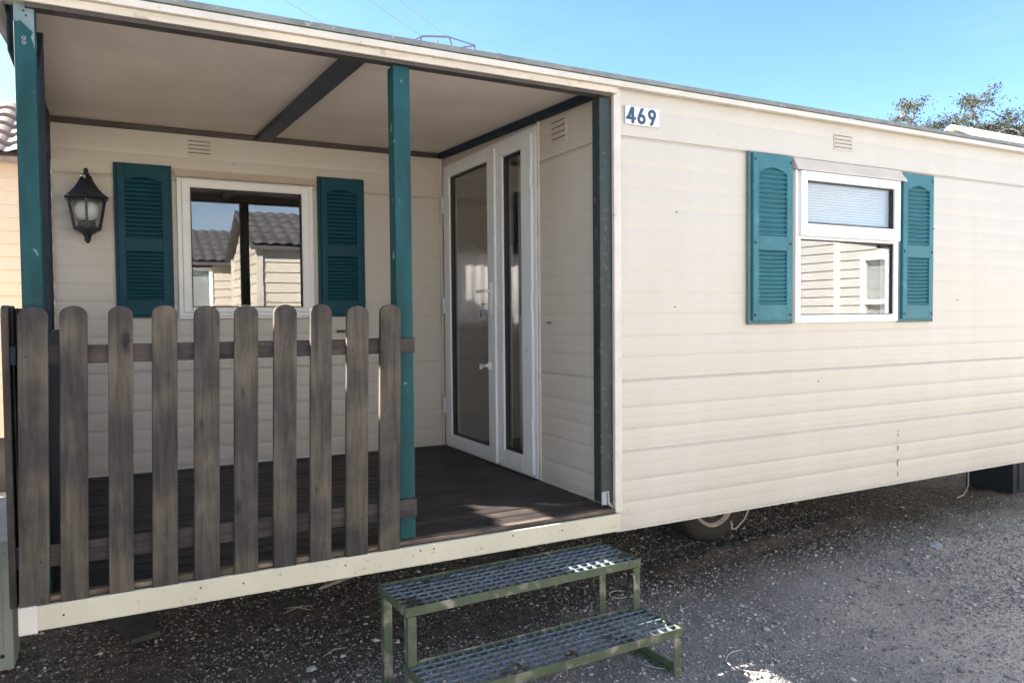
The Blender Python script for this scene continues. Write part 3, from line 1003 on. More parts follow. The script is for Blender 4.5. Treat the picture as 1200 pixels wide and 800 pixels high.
# a partition with a kitchen unit against it
mb.box(2.6, 2.64, 0.08, YR - 0.07, -0.008, 2.02)
mb.box(1.9, 2.59, 1.6, 3.8, 0.0, 0.86)
mb.box(-2.3, -0.5, 3.2, 3.88, 0.0, 0.8)
mb.build('room', M['interior'], home, recalc=False)
mb = MB()
mb.box(0.06, XR - 0.06, 0.06, YR - 0.06, -0.028, -0.011)
mb.box(XL + 0.06, 0.059, D + 0.06, YR - 0.06, -0.028, -0.011)
mb.build('room_floor', M['interior_floor'], home)
mb = MB()
mb.box(0.03, XR - 0.03, 0.03, YR - 0.03, 2.021, 2.03)
mb.box(XL + 0.03, 0.029, D + 0.03, YR - 0.03, 2.021, 2.03)
mb.build('room_ceiling', M['interior'], home)

def frame(mb, x0, x1, z0, z1, w, y0, y1, wb=None, plane='y'):
    """four mitre-free bars round a rectangle"""
    wb = w if wb is None else wb
    def bx(a, b, c, d):
        if plane == 'y':
            mb.box(a, b, y0, y1, c, d)
        else:
            mb.box(y0, y1, a, b, c, d)
    bx(x0, x0 + w, z0, z1)
    bx(x1 - w, x1, z0, z1)
    bx(x0 + w, x1 - w, z0, z0 + wb)
    bx(x0 + w, x1 - w, z1 - w, z1)

# porch window
def porch_window():
    mb = MB()
    frame(mb, BW[0], BW[1], BW[2], BW[3], 0.030, D - 0.022, D + 0.075)
    w = mb.build('window', M['white'], home, bevel=0.003)
    mb = MB()
    frame(mb, BW[0] + 0.026, BW[1] - 0.026, BW[2] + 0.022, BW[3] - 0.008, 0.050, D - 0.034, D + 0.03, wb=0.034)
    mb.build('sash', M['white'], w, bevel=0.005)
    mb = MB()
    frame(mb, BW[0] + 0.0765, BW[1] - 0.0765, BW[2] + 0.0565, BW[3] - 0.0585, 0.006, D - 0.026, D + 0.02)
    mb.build('gasket', M['gasket'], w)
    mb = MB()
    mb.box(BW[0] + 0.07, BW[1] - 0.07, D - 0.006, D - 0.002, BW[2] + 0.05, BW[3] - 0.05)
    mb.build('pane', M['pane'], w)
    mb = MB()
    mb.hexa([(BW[0] - 0.012, D - 0.055, 1.822), (BW[1] + 0.030, D - 0.055, 1.822), (BW[1] + 0.020, D - 0.004, 1.826), (BW[0] - 0.012, D - 0.004, 1.826)],
            [(BW[0] - 0.012, D - 0.040, 1.834), (BW[1] + 0.022, D - 0.040, 1.834), (BW[1] + 0.014, D - 0.003, 1.876), (BW[0] - 0.012, D - 0.003, 1.876)])
    mb.build('drip_cap', M['cap_cream'], w, bevel=0.002)
    mb = MB()
    mb.box(BW[0] - 0.006, BW[1] + 0.006, D - 0.036, D - 0.004, BW[2] - 0.016, BW[2] - 0.002)
    mb.build('sill', M['white'], w, bevel=0.003)
porch_window()

def front_window():
    mb = MB()
    frame(mb, FW[0], FW[1], FW[2], FW[3], 0.040, -0.022, 0.075, wb=0.044)
    w = mb.build('window', M['white'], home, bevel=0.003)
    mb = MB()      # opening upper sash, proud of the frame
    frame(mb, FW[0] + 0.020, FW[1] - 0.010, 1.372, FW[3] - 0.004, 0.052, -0.044, 0.03, wb=0.072)
    mb.build('sash', M['white'], w, bevel=0.006)
    mb = MB()
    mb.box(FW[0] + 0.028, FW[1] - 0.028, -0.024, 0.03, 1.358, 1.3715)
    mb.build('transom', M['white'], w, bevel=0.002)
    for dx in (FW[0] + 0.15, FW[1] - 0.21):
        MB().box(dx, dx + 0.05, -0.0245, -0.02, 0.899, 0.904).build('drain_cover', M['cap_grey'], w)
    mb = MB()
    frame(mb, FW[0] + 0.0405, FW[1] - 0.0405, FW[2] + 0.0445, 1.3575, 0.005, -0.012, 0.02)
    mb.build('gasket', M['gasket'], w)
    mb = MB()
    frame(mb, FW[0] + 0.0725, FW[1] - 0.0625, 1.4445, FW[3] - 0.0565, 0.005, -0.03, 0.02)
    mb.build('gasket', M['gasket'], w)
    mb = MB()
    mb.box(FW[0] + 0.036, FW[1] - 0.036, -0.004, 0.0, FW[2] + 0.04, 1.362)
    mb.build('pane', M['pane'], w)
    mb = MB()
    mb.box(FW[0] + 0.068, FW[1] - 0.058, -0.018, -0.014, 1.440, FW[3] - 0.05)
    mb.build('pane', M['pane'], w)
    mb = MB()
    mb.hexa([(FW[0] - 0.016, -0.052, 1.735), (FW[1] + 0.044, -0.052, 1.735), (FW[1] + 0.030, -0.002, 1.746), (FW[0] - 0.016, -0.002, 1.746)],
            [(FW[0] - 0.016, -0.049, 1.748), (FW[1] + 0.036, -0.049, 1.748), (FW[1] + 0.020, -0.020, 1.806), (FW[0] - 0.016, -0.020, 1.806)])
    mb.build('drip_cap', M['cap_grey'], w, bevel=0.002)
    # slatted blind behind the upper half, net curtain lower down
    mb = MB()
    z = 1.36
    while z < 1.68:
        mb.hexa([(FW[0] + 0.042, 0.022, z), (FW[1] - 0.042, 0.022, z), (FW[1] - 0.042, 0.029, z + 0.0145), (FW[0] + 0.042, 0.029, z + 0.0145)],
                [(FW[0] + 0.042, 0.0226, z), (FW[1] - 0.042, 0.0226, z), (FW[1] - 0.042, 0.0296, z + 0.0145), (FW[0] + 0.042, 0.0296, z + 0.0145)])
        z += 0.0150
    mb.build('blind', M['blind'], w)
front_window()

# rear window (bright opening seen through the door glass)
mb = MB()
frame(mb, RW[0], RW[1], RW[2], RW[3], 0.05, YR - 0.08, YR + 0.02)
mb.box((RW[0] + RW[1]) / 2 - 0.03, (RW[0] + RW[1]) / 2 + 0.03, YR - 0.078, YR + 0.018, RW[2] + 0.05, RW[3] - 0.05)
w = mb.build('window', M['white'], home)
mb = MB()
mb.box(RW[0] + 0.04, RW[1] - 0.04, YR - 0.03, YR - 0.026, RW[2] + 0.04, RW[3] - 0.04)
mb.build('pane', M['pane'], w)

def curtain(name, x0, y0, x1, y1, z0, z1, folds, amp, mat):
    n = folds * 8
    vs, fs = [], []
    d = Vector((x1 - x0, y1 - y0, 0))
    nn = Vector((-d.y, d.x, 0)).normalized()
    for j, z in enumerate((z0, (z0 + z1) / 2, z1)):
        for i in range(n + 1):
            t = i / n
            a = amp * (1.15 - 0.3 * j)
            p = Vector((x0, y0, z)) + d * t + nn * a * math.sin(2 * math.pi * folds * t + 0.4 * j)
            vs.append(p)
    for j in range(2):
        for i in range(n):
            fs.append((j * (n + 1) + i, j * (n + 1) + i + 1, (j + 1) * (n + 1) + i + 1, (j + 1) * (n + 1) + i))
    mb = MB().add(vs, fs)
    o = mb.build(name, mat, home, smooth=True)
    sol = o.modifiers.new('thick', 'SOLIDIFY')
    sol.thickness = 0.002
    return o
curtain('curtain', 0.058, 0.91, 0.058, 1.085, 0.03, 1.97, 3, 0.010, M['curtain'])
curtain('net_curtain', 0.78, YR - 0.10, 1.72, YR - 0.10, 0.78, 1.66, 9, 0.012, M['net'])

# double glazed door, wide and narrow leaf
def door():
    mb = MB()
    frame(mb, DR[0] - 0.012, DR[1], DR[2] + 0.012, DR[3] + 0.006, 0.030, -0.020, 0.075, wb=0.012, plane='x')
    mb.build('door_frame', M['door_white'], home, bevel=0.003)
    for (y0, y1, gy0, gy1, gz0, gz1) in ((1.228, 2.053, 1.341, 1.950, 0.100, 1.925), (0.766, 1.222, 0.890, 1.128, 0.118, 1.912)):
        mb = MB()
        z0, z1 = 0.018, 1.985
        X0, X1 = -0.034, 0.03
        mb.box(X0, X1, y0, gy0, z0, z1)
        mb.box(X0, X1, gy1, y1, z0, z1)
        mb.box(X0, X1, gy0, gy1, z0, gz0)
        mb.box(X0, X1, gy0, gy1, gz1, z1)
        d = mb.build('door', M['door_white'], home, bevel=0.005)
        mb = MB()
        frame(mb, gy0 + 0.0005, gy1 - 0.0005, gz0 + 0.0005, gz1 - 0.0005, 0.007, -0.022, 0.02, plane='x')
        mb.build('gasket', M['gasket'], d)
        mb = MB()
        mb.box(-0.006, -0.002, gy0 + 0.004, gy1 - 0.004, gz0 + 0.004, gz1 - 0.004)
        mb.build('pane', M['door_pane'], d)
        if y0 > 1:
            mb = MB()
            mb.box(-0.048, -0.0345, 1.262, 1.300, 0.94, 1.155)       # long plate
            mb.tube([(-0.046, 1.285, 1.100), (-0.085, 1.285, 1.100)], 0.010, 10)
            mb.bar((-0.085, 1.275, 1.100), (-0.082, 1.405, 1.100), 0.012, 0.020)
            mb.build('handle', M['white'], d, bevel=0.003)
            mb = MB()
            mb.box(-0.050, -0.0345, 1.290, 1.318, 0.602, 0.650)
            mb.bar((-0.062, 1.300, 0.628), (-0.062, 1.392, 0.622), 0.014, 0.018)
            mb.box(-0.069, -0.055, 1.385, 1.402, 0.600, 0.634)
            mb.build('catch', M['white'], d, bevel=0.003)
            hy = 2.058
        else:
            hy = 0.758
        for hz in (0.30, 1.02, 1.74):
            mb = MB()
            mb.lathe([(0.008, -0.055), (0.008, 0.055)], (-0.038, hy, hz), 10)
            mb.lathe([(0.0095, -0.008), (0.0095, 0.008)], (-0.038, hy, hz), 10)
            mb.build('hinge', M['door_white'], d)
    mb = MB()
    mb.box(-0.05, -0.0345, 1.205, 1.236, 0.02, 1.98)
    mb.build('astragal', M['door_white'], home, bevel=0.004)
door()

# vents
def vent(plane, at, a0, a1, z0, z1):
    v = None
    mb = MB()
    def bx(a, b, lo, hi, c, d):
        if plane == 'y':
            mb.box(a, b, at - hi, at - lo, c, d)
        else:
            mb.box(at - hi, at - lo, a, b, c, d)
    n = 4
    p = (z1 - z0) / n
    bx(a0 - 0.006, a1 + 0.006, -0.002, 0.0055, z0 - 0.004, z1 + 0.004)
    for i in range(n):
        bx(a0, a1, 0.0056, 0.0105, z0 + i * p + 0.004, z0 + i * p + p * 0.56)
    v = mb.build('vent', M['siding'], home, bevel=0.0015)
    mb = MB()
    for i in range(n):
        bx(a0 + 0.002, a1 - 0.002, 0.005, 0.0066, z0 + i * p + p * 0.60, z0 + i * p + p * 0.80)
    mb.build('vent_slot', pmat('vent_slot_dark', (0.07, 0.055, 0.045), 0.8), v)
vent('y', 0.0, 1.545, 1.692, 1.885, 1.972)
vent('y', D, -1.715, -1.585, 1.965, 2.062)
vent('x', 0.0, 0.435, 0.578, 1.880, 2.000)

# shutters
def make_shutter(mat, cx, zc, w, h, y, depth):
    """built round its own centre, then copied"""
    o = None
    mb = MB()
    x0, x1, z0, z1 = cx - w / 2, cx + w / 2, zc - h / 2, zc + h / 2
    mb.box(x0, x1, y - depth, y, z0, z1)
    o = mb.build('shutter', mat, home, bevel=0.002)
    if mat is M['shutter']:
        mb = MB()
        frame(mb, x0 - 0.001, x1 + 0.001, z0 - 0.001, z1 + 0.001, 0.010, y - depth - 0.003, y - 0.002)
        mb.build('faded_edge', M['shutter_edge'], o, bevel=0.002)
    sw = w * 0.165
    d0, d1 = y - depth - 0.017, y - depth - 0.0005
    e = w * 0.06
    mid0, mid1 = z0 + h * 0.432, z0 + h * 0.517
    bot, tp = z0 + h * 0.115, z1 - h * 0.095
    mb = MB()
    mb.box(x0 + e, x0 + sw + e * .3, d0, d1, z0 + e, z1 - e * .5)
    mb.box(x1 - sw - e * .3, x1 - e, d0, d1, z0 + e, z1 - e * .5)
    L0, L1 = x0 + sw + e * .3, x1 - sw - e * .3
    mb.box(L0, L1, d0, d1, z0 + e, bot)
    mb.box(L0, L1, d0, d1, mid0, mid1)
    arc = [(L0, z1 - e * .5), (L0, tp - 0.022)]
    for k in range(1, 12):
        t = k / 12
        arc.append((L0 + (L1 - L0) * t, tp - 0.022 + 0.030 * math.sin(math.pi * t)))
    arc += [(L1, tp - 0.022), (L1, z1 - e * .5)]
    mb.prism(arc, d0, d1)
    mb.build('shutter_frame', mat, o, bevel=0.002)
    mb = MB()
    for a, b, n in ((bot, mid0, 13), (mid1, tp + 0.004, 14)):
        p = (b - a) / n
        for k in range(n):
            z = a + k * p
            mb.hexa([(L0 + .001, d0 + 0.003, z + p * .22), (L1 - .001, d0 + 0.003, z + p * .22), (L1 - .001, d1 - 0.001, z + p * .86), (L0 + .001, d1 - 0.001, z + p * .86)],
                    [(L0 + .001, d0 + 0.0035, z + p * .40), (L1 - .001, d0 + 0.0035, z + p * .40), (L1 - .001, d1, z + p * .99), (L0 + .001, d1, z + p * .99)])
    mb.build('louvre', mat, o)
    for sx in (x0 + e * 1.7, x1 - e * 1.7):
        for sz in (z0 + h * 0.055, (mid0 + mid1) / 2, z1 - h * 0.045):
            mb = MB()
            mb.lathe([(0.0065, d0 - 0.004), (0.0085, d0)], (sx, 0, sz), 12, 'y')
            mb.build('screw', M['screw'], o)
    return o
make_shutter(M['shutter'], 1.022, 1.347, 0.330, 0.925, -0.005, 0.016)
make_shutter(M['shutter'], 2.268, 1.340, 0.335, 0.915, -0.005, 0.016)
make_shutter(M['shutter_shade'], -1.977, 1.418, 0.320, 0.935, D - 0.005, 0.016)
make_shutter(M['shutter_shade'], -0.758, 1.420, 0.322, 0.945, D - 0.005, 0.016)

# little screws and fixings on the cladding
for x, z in ((1.62, 1.80), (2.47, 1.47), (2.46, 1.03), (2.72, 1.02), (0.38, 1.46), (0.37, 0.98), (1.42, 0.55)):
    MB().lathe([(0.002, -0.0085), (0.0036, -0.001)], (x, 0, z), 8, 'y').build('screw', M['screw'], home)
for x, z in ((-1.45, 1.93), (-0.8, 1.905), (-0.62, 1.60)):
    MB().lathe([(0.002, -0.0085), (0.0036, -0.001)], (x, D, z), 8, 'y').build('screw', M['screw'], home)
MB().box(-0.80, -0.742, D - 0.012, D - 0.003, 0.838, 0.856).build('latch', M['screw'], home)
MB().box(-0.010, -0.003, 0.60, 0.64, 0.90, 0.906).build('clip', M['screw'], home)

# wheel
def wheel(x, y):
    c = (x, y, GZ + 0.285)
    mb = MB()
    mb.lathe([(0.17, 0.0), (0.215, -0.012), (0.262, -0.006), (0.286, 0.02), (0.29, 0.06), (0.29, 0.14), (0.286, 0.17), (0.25, 0.195), (0.17, 0.19)], c, 48, 'y')
    w = mb.build('wheel', M['tyre'], home, smooth=True)
    mb = MB()
    mb.lathe([(0.03, 0.0), (0.06, -0.004), (0.075, 0.012), (0.095, 0.016), (0.112, -0.002), (0.125, 0.010), (0.140, 0.012), (0.158, -0.006), (0.170, -0.016), (0.180, -0.016), (0.180, 0.006), (0.172, 0.01)], c, 40, 'y')
    mb.build('rim', M['rim'], w, smooth=True)
wheel(1.40, 0.84)

# bent rod hanging below the floor by the wheel
mb = MB()
mb.tube([(1.62, 0.50, -0.12), (1.50, 0.60, -0.30), (1.47, 0.62, -0.40), (1.405, 0.63, -0.455), (1.372, 0.63, -0.455), (1.36, 0.63, -0.40)], 0.0065, 8)
tag(mb.build('brake_rod', M['cable'], home))

# ------------------------------------------------------------------ picket fence
fence = thing('picket_fence', 'weathered grey brown picket fence with rounded tops across the porch front', 'fence', (-1.78, -0.02, -0.03))
PK = [(-2.453, -2.365), (-2.333, -2.249), (-2.187, -2.109), (-2.049, -1.965), (-1.91, -1.822), (-1.771, -1.685), (-1.628, -1.541), (-1.488, -1.404), (-1.346, -1.256), (-1.207, -1.119)]

def picket_shape(mb, a0, a1, d0, d1, z0, z1, lean, plane='xz'):
    w = (a1 - a0) / 2
    c = (a0 + a1) / 2
    r = w * 0.98
    poly = [(a1 - lean, z0), (a1, (z0 + z1) / 2)]
    for k in range(0, 13):
        a = math.pi * k / 12
        poly.append((c + lean + w * math.cos(a), z1 - r * 0.80 + r * 0.80 * math.sin(a)))
    poly += [(a0, (z0 + z1) / 2), (a0 - lean, z0)]
    mb.prism(poly, d0, d1, plane)

for i, (a, b) in enumerate(PK):
    mb = MB()
    mb_dy = random.uniform(-0.002, 0.002)
    picket_shape(mb, a, b, -0.046 + mb_dy, -0.0215 + mb_dy, -0.030 - random.uniform(0, 0.006), 0.992 + random.uniform(-0.004, 0.004), 0.010)
    pk = mb.build('picket', M['picket'], fence, bevel=0.004)
    c = (a + b) / 2
    for z in (0.83, 0.14):
        MB().lathe([(0.0042, -0.0482 + mb_dy), (0.0050, -0.045 + mb_dy)], (c + random.uniform(-0.018, 0.018), 0, z + random.uniform(-.02, .02)), 8, 'y').build('nail', M['screw'], pk)
for z0_, z1_ in ((0.792, 0.856), (0.100, 0.176)):
    mb = MB()
    mb.box(-2.44, -1.041, -0.0210, -0.0015, z0_, z1_)
    mb.build('rail', M['rail'], fence, bevel=0.003)
sfence = thing('picket_fence', 'dark picket fence seen edge on at the open left end of the porch', 'fence', (-2.47, 1.0, -0.03))
y = -0.002
k = 0
while y < 2.0:
    mb = MB()
    picket_shape(mb, y, y + 0.088, -2.4935, -2.471, -0.03, 0.99 + random.uniform(-.006, .006), 0.0, 'yz')
    mb.build('picket', M['picket'], sfence, bevel=0.003)
    y += 0.142
for z0_, z1_ in ((0.792, 0.856), (0.100, 0.176)):
    mb = MB()
    mb.box(-2.4705, -2.4525, 0.0, 2.06, z0_, z1_)
    mb.build('rail', M['navy_wood'], sfence, bevel=0.003)

# ------------------------------------------------------------------ wall lantern
lant = thing('wall_lantern', 'black lantern with flared cap and pale bulb on the porch wall beside the shutter', 'lantern', (-2.277, 2.13, 1.40))
LX, LY = -2.277, 2.015
mb = MB()
mb.lathe([(0.030, 1.772), (0.036, 1.757), (0.050, 1.730), (0.072, 1.697), (0.098, 1.668), (0.128, 1.648), (0.130, 1.641), (0.118, 1.634), (0.100, 1.630)], (LX, LY, 0), 6, rot=R(30))
mb.build('cap', M['lamp_black'], lant, bevel=0.002)
mb = MB()
mb.lathe([(0.014, 1.772), (0.021, 1.779), (0.020, 1.787), (0.011, 1.792), (0.014, 1.801), (0.012, 1.811), (0.004, 1.818)], (LX, LY, 0), 14)
mb.build('finial', M['lamp_black'], lant, smooth=True)
mb = MB()
for k in range(6):
    a = R(30 + 60 * k)
    mb.bar((LX + 0.107 * math.cos(a), LY + 0.107 * math.sin(a), 1.632), (LX + 0.073 * math.cos(a), LY + 0.073 * math.sin(a), 1.468), 0.013, 0.010,
           up=(math.cos(a), math.sin(a), 0))
mb.lathe([(0.108, 1.632), (0.108, 1.622), (0.098, 1.622), (0.098, 1.632)], (LX, LY, 0), 6, rot=R(30))
mb.lathe([(0.080, 1.476), (0.080, 1.462), (0.055, 1.452), (0.032, 1.440), (0.022, 1.424), (0.018, 1.412)], (LX, LY, 0), 6, rot=R(30))
mb.build('cage', M['lamp_black'], lant)
mb = MB()
mb.lathe([(0.016, 1.413), (0.019, 1.405), (0.014, 1.396), (0.008, 1.388), (0.003, 1.383)], (LX, LY, 0), 14)
mb.build('finial', M['lamp_black'], lant, smooth=True)
mb = MB()
mb.lathe([(0.100, 1.620), (0.071, 1.478)], (LX, LY, 0), 6, rot=R(30))
mb.build('pane', M['lamp_glass'], lant)
mb = MB()
mb.lathe([(0.030, 1.515), (0.052, 1.53), (0.062, 1.555), (0.064, 1.585), (0.055, 1.612), (0.03, 1.626)], (LX, LY, 0), 24)
mb.build('bulb', M['bulb'], lant, smooth=True)
mb = MB()
mb.lathe([(0.045, 1.477), (0.045, 1.505), (0.030, 1.514)], (LX, LY, 0), 20)
mb.build('bulb_holder', pmat('holder_grey', (0.06, 0.065, 0.075), 0.5), lant)
mb = MB()
mb.box(LX - 0.04, LX + 0.04, D - 0.022, D - 0.001, 1.45, 1.60)
mb.tube([(LX, D - 0.02, 1.50), (LX, LY + 0.09, 1.46), (LX, LY + 0.02, 1.425)], 0.012, 8)
mb.build('wall_bracket', M['lamp_black'], lant, bevel=0.003)

# ------------------------------------------------------------------ house number
plate = thing('number_plate', 'white plate with navy house number 469 at the top corner of the front wall', 'number plate', (0.16, -0.008, 1.867))
mb = MB()
mb.box(0.057, 0.265, -0.0125, -0.0055, 1.868, 1.957)
mb.build('backing', M['plate'], plate, bevel=0.001)

def digit(kind, x, z, h):
    mb = MB()
    lay = [0]
    def d():
        lay[0] += 1
        return -0.0150 - 0.0002 * lay[0], -0.0120
    s = h * 0.19
    def ring(cx, cz, ro, ri):
        n = 28
        a, b = d()
        vs, fs = [], []
        for k in range(n):
            t = 2 * math.pi * k / n
            for r, yy in ((ro, a), (ri, a), (ri, b), (ro, b)):
                vs.append((cx + r * math.cos(t), yy, cz + r * math.sin(t)))
        for k in range(n):
            q, w = k * 4, ((k + 1) % n) * 4
            for e in range(4):
                fs.append((q + e, q + (e + 1) % 4, w + (e + 1) % 4, w + e))
        mb.add(vs, fs)
    if kind == '4':
        w = h * 0.66
        a, b = d()
        mb.prism([(x + w * 0.60, z), (x + w * 0.60 + s, z), (x + w * 0.60 + s, z + h), (x + w * 0.60, z + h)], a, b)
        a, b = d()
        mb.prism([(x, z + h * 0.22), (x + w * 1.08, z + h * 0.22), (x + w * 1.08, z + h * 0.22 + s * .85), (x, z + h * 0.22 + s * .85)], a, b)
        a, b = d()
        mb.prism([(x, z + h * 0.24), (x + s * 1.1, z + h * 0.24), (x + w * 0.60 + s, z + h), (x + w * 0.60 - s * .15, z + h)], a, b)
    else:
        ro = h * 0.315
        cx = x + ro
        cz = z + ro if kind == '6' else z + h - ro
        ring(cx, cz, ro, ro - s * 0.95)
        a, b = d()
        if kind == '6':
            mb.prism([(cx - ro * 0.98, cz + ro * .25), (cx - ro * 0.98 + s * 1.05, cz + ro * .45), (cx + ro * .62, z + h), (cx + ro * .62 - s * 1.2, z + h)], a, b)
        else:
            mb.prism([(cx + ro * 0.98, cz - ro * .25), (cx + ro * 0.98 - s * 1.05, cz - ro * .45), (cx - ro * .62, z), (cx - ro * .62 + s * 1.2, z)], a, b)
    mb.build('digit', M['digit'], plate)
digit('4', 0.0625, 1.8735, 0.078)
digit('6', 0.1290, 1.8735, 0.078)
digit('9', 0.1935, 1.8735, 0.078)

# ------------------------------------------------------------------ padlock on the door handle
pad = thing('padlock', 'small brass grey padlock hanging from the door handle plate', 'padlock', (-0.06, 1.355, 0.935))
mb = MB()
mb.box(-0.072, -0.052, 1.338, 1.378, 0.935, 0.985)
mb.build('lock_body', M['galv'], pad, bevel=0.004)
mb = MB()
mb.tube([(-0.062, 1.346, 0.982)] + [(-0.062, 1.358 - 0.012 * math.cos(t), 1.005 + 0.014 * math.sin(t)) for t in np.linspace(0, math.pi, 8)] + [(-0.062, 1.370, 0.982)], 0.0035, 8)
mb.tube([(-0.062, 1.358, 1.016), (-0.060, 1.33, 1.02), (-0.052, 1.30, 1.02)], 0.0035, 6)
mb.build('shackle', M['galv'], pad)

# ------------------------------------------------------------------ metal steps
steps = thing('metal_steps', 'two tread metal steps of mossy green angle iron and galvanised grating below the porch', 'steps', (-0.63, -0.28, GZ), R(2.0))
def S(x, y, z):                       # steps' own frame
    return (x, y, z - GZ)
W2 = 0.572
U = (-0.002 - 0.0, 0.305)             # upper tread: y from back to front
def local_y(y):
    return y + 0.28
yb, yf = 0.297, -0.012                # upper tread (own frame: y up to the house)
lb, lf = 0.012, -0.285                # lower tread
zt1, zt2 = -0.17, -0.392
def tread_frame(y0, y1, zt):
    mb = MB()
    a = 0.034
    t = 0.005
    for yy, sgn in ((y0, -1), (y1, 1)):
        ya, yb_ = (yy - t, yy) if sgn < 0 else (yy, yy + t)
        mb.box(-W2, W2, ya, yb_, zt - a - GZ, zt - GZ + 0.002)
        mb.box(-W2 + .001, W2 - .001, *((yy - a, yy - t) if sgn < 0 else (yy + t, yy + a)), zt - 0.031 - GZ, zt - 0.027 - GZ)
    for xx in (-W2, W2 - t):
        mb.box(xx, xx + t, y1 + t + .0005, y0 - t - .0005, zt - a - GZ, zt - GZ + 0.001)
    o = mb.build('tread', M['green_steel'], steps, bevel=0.0015, local=True)
    mb = MB()
    nb = 7
    for k in range(1, nb):
        y = y1 + 0.006 + (y0 - y1 - 0.012) * k / nb
        mb.box(-W2 + 0.006, W2 - 0.006, y - 0.0026, y + 0.0026, zt - 0.009 - GZ, zt - 0.001 - GZ)
    nc = 24
    for k in range(1, nc):
        x = -W2 + 2 * W2 * k / nc
        mb.box(x - 0.0042, x + 0.0042, y1 + 0.006, y0 - 0.006, zt - 0.0078 - GZ, zt - 0.0014 - GZ)
    mb.build('grating', M['grating'], o, local=True)
    return o
tread_frame(yb, yf, zt1)
tread_frame(lb, lf, zt2)
def leg(x, y, z1, z0=GZ + 0.002):
    mb = MB()
    sgn = -1 if x > 0 else 1
    t = 0.005
    a = 0.036
    xa, xb = sorted((x, x + sgn * a))
    mb.box(xa, xb, y - t, y, z0 - GZ, z1 - GZ)
    xa, xb = sorted((x, x + sgn * t))
    mb.box(xa, xb, y, y + a, z0 - GZ, z1 - GZ)
    mb.build('leg', M['green_steel'], steps, bevel=0.0015, local=True)
for sx in (-1, 1):
    X = sx * (W2 - 0.006)
    leg(X, yb - 0.046, zt1 - 0.035)
    leg(X, yf + 0.0015, zt1 - 0.035)
    leg(X, lf + 0.007, zt2 - 0.035)
    mb = MB()
    xa, xb = sorted((X, X - sx * 0.030))
    mb.box(xa, xb, lf + 0.045, yb - 0.05, 0.012, 0.017)
    xa, xb = sorted((X - sx * 0.0055, X - sx * 0.0100))
    mb.box(xa, xb, lf + 0.045, yb - 0.05, 0.0175, 0.045)
    mb.build('bottom_rail', M['green_steel'], steps, local=True)

# ------------------------------------------------------------------ small things around
cab = thing('utility_cabinet', 'pale green grey utility cabinet beside the porch fence', 'cabinet', (-2.80, 1.0, GZ))
mb = MB()
mb.box(-3.05, -2.583, 0.93, 1.16, GZ + 0.002, -0.02)
mb.build('cabinet_body', M['box'], cab, bevel=0.006)
mb = MB()
mb.hexa([(-3.07, 0.905, -0.0195), (-2.572, 0.905, -0.0195), (-2.572, 1.20, -0.0195), (-3.07, 1.20, -0.0195)],
        [(-3.06, 0.915, -0.002), (-2.580, 0.915, -0.002), (-2.600, 1.30, 0.10), (-3.04, 1.30, 0.10)])
mb.build('cabinet_lid', M['box_top'], cab, bevel=0.004)
mb = MB()
mb.box(-3.02, -2.620, 0.923, 0.9295, -0.50, -0.08)
for z in (-0.16, -0.14, -0.12):
    mb.box(-2.68, -2.605, 0.9245, 0.929, z - .004, z + .004)
mb.build('cabinet_door', M['box'], cab, bevel=0.003)
mb = MB()
mb.lathe([(0.007, 0.916), (0.009, 0.9225)], (-2.635, 0, -0.055), 12, 'y')
mb.build('bolt', M['screw'], cab)
MB().lathe([(0.007, 0.916), (0.009, 0.9225)], (-2.625, 0, -0.53), 12, 'y').build('bolt', M['screw'], cab)

mb = MB()
mb.box(4.53, 4.95, 0.62, 1.02, GZ + 0.002, GZ + 0.30)
mb.box(4.515, 4.965, 0.605, 1.035, GZ + 0.3005, GZ + 0.335)
mb.box(4.60, 4.62, 0.612, 0.6195, GZ + 0.03, GZ + 0.27)
mb.box(4.86, 4.88, 0.612, 0.6195, GZ + 0.03, GZ + 0.27)
tag(mb.build('storage_tub', M['block'], bevel=0.01), 'dark navy plastic tub standing under the right end of the home', 'tub')

mb = MB()
for x, y in ((2.35, 1.55), (3.35, 1.5)):
    pass
mb.box(2.55, 2.95, 1.5, 1.7, GZ + 0.002, GZ + 0.2)
mb.box(2.58, 2.92, 1.51, 1.69, GZ + 0.2005, GZ + 0.37)
tag(mb.build('support_stack', M['chassis'], bevel=0.008), 'dark concrete block pier under the middle of the home', 'support')

mb = MB()
pts = [(4.30, 0.92, -0.12), (4.34, 0.90, -0.25), (4.30, 0.86, -0.40), (4.20, 0.80, -0.52), (4.06, 0.75, -0.575), (3.95, 0.74, -0.585)]
mb.tube(pts, 0.0055, 8)
tag(mb.build('cable', M['cable']), 'thin pale cable hanging down in a curve beside the navy tub', 'cable')
def loop_wire(cx, cy, r, a0, a1, tilt, label, zs=0.012):
    mb = MB()
    pts = []
    for t in np.linspace(a0, a1, 22):
        x = cx + r * math.cos(t) * 1.2
        y = cy + r * math.sin(t)
        pts.append((x, y, GZ + float(ground_h(x, y)) + zs + tilt * (1 + math.sin(t))))
    mb.tube(pts, 0.0022, 6)
    tag(mb.build('wire_loop', M['cable']), label, 'wire')
loop_wire(0.29, -0.62, 0.105, R(75), R(235), 0.004, 'thin grey wire loop lying on gravel in front of the steps')
loop_wire(-0.05, -0.40, 0.08, R(150), R(330), 0.006, 'pale curled wire lying beneath the lower tread of the steps')
loop_wire(0.25, 0.33, 0.045, R(20), R(300), 0.004, 'small curled wire on the dark ground behind the steps')

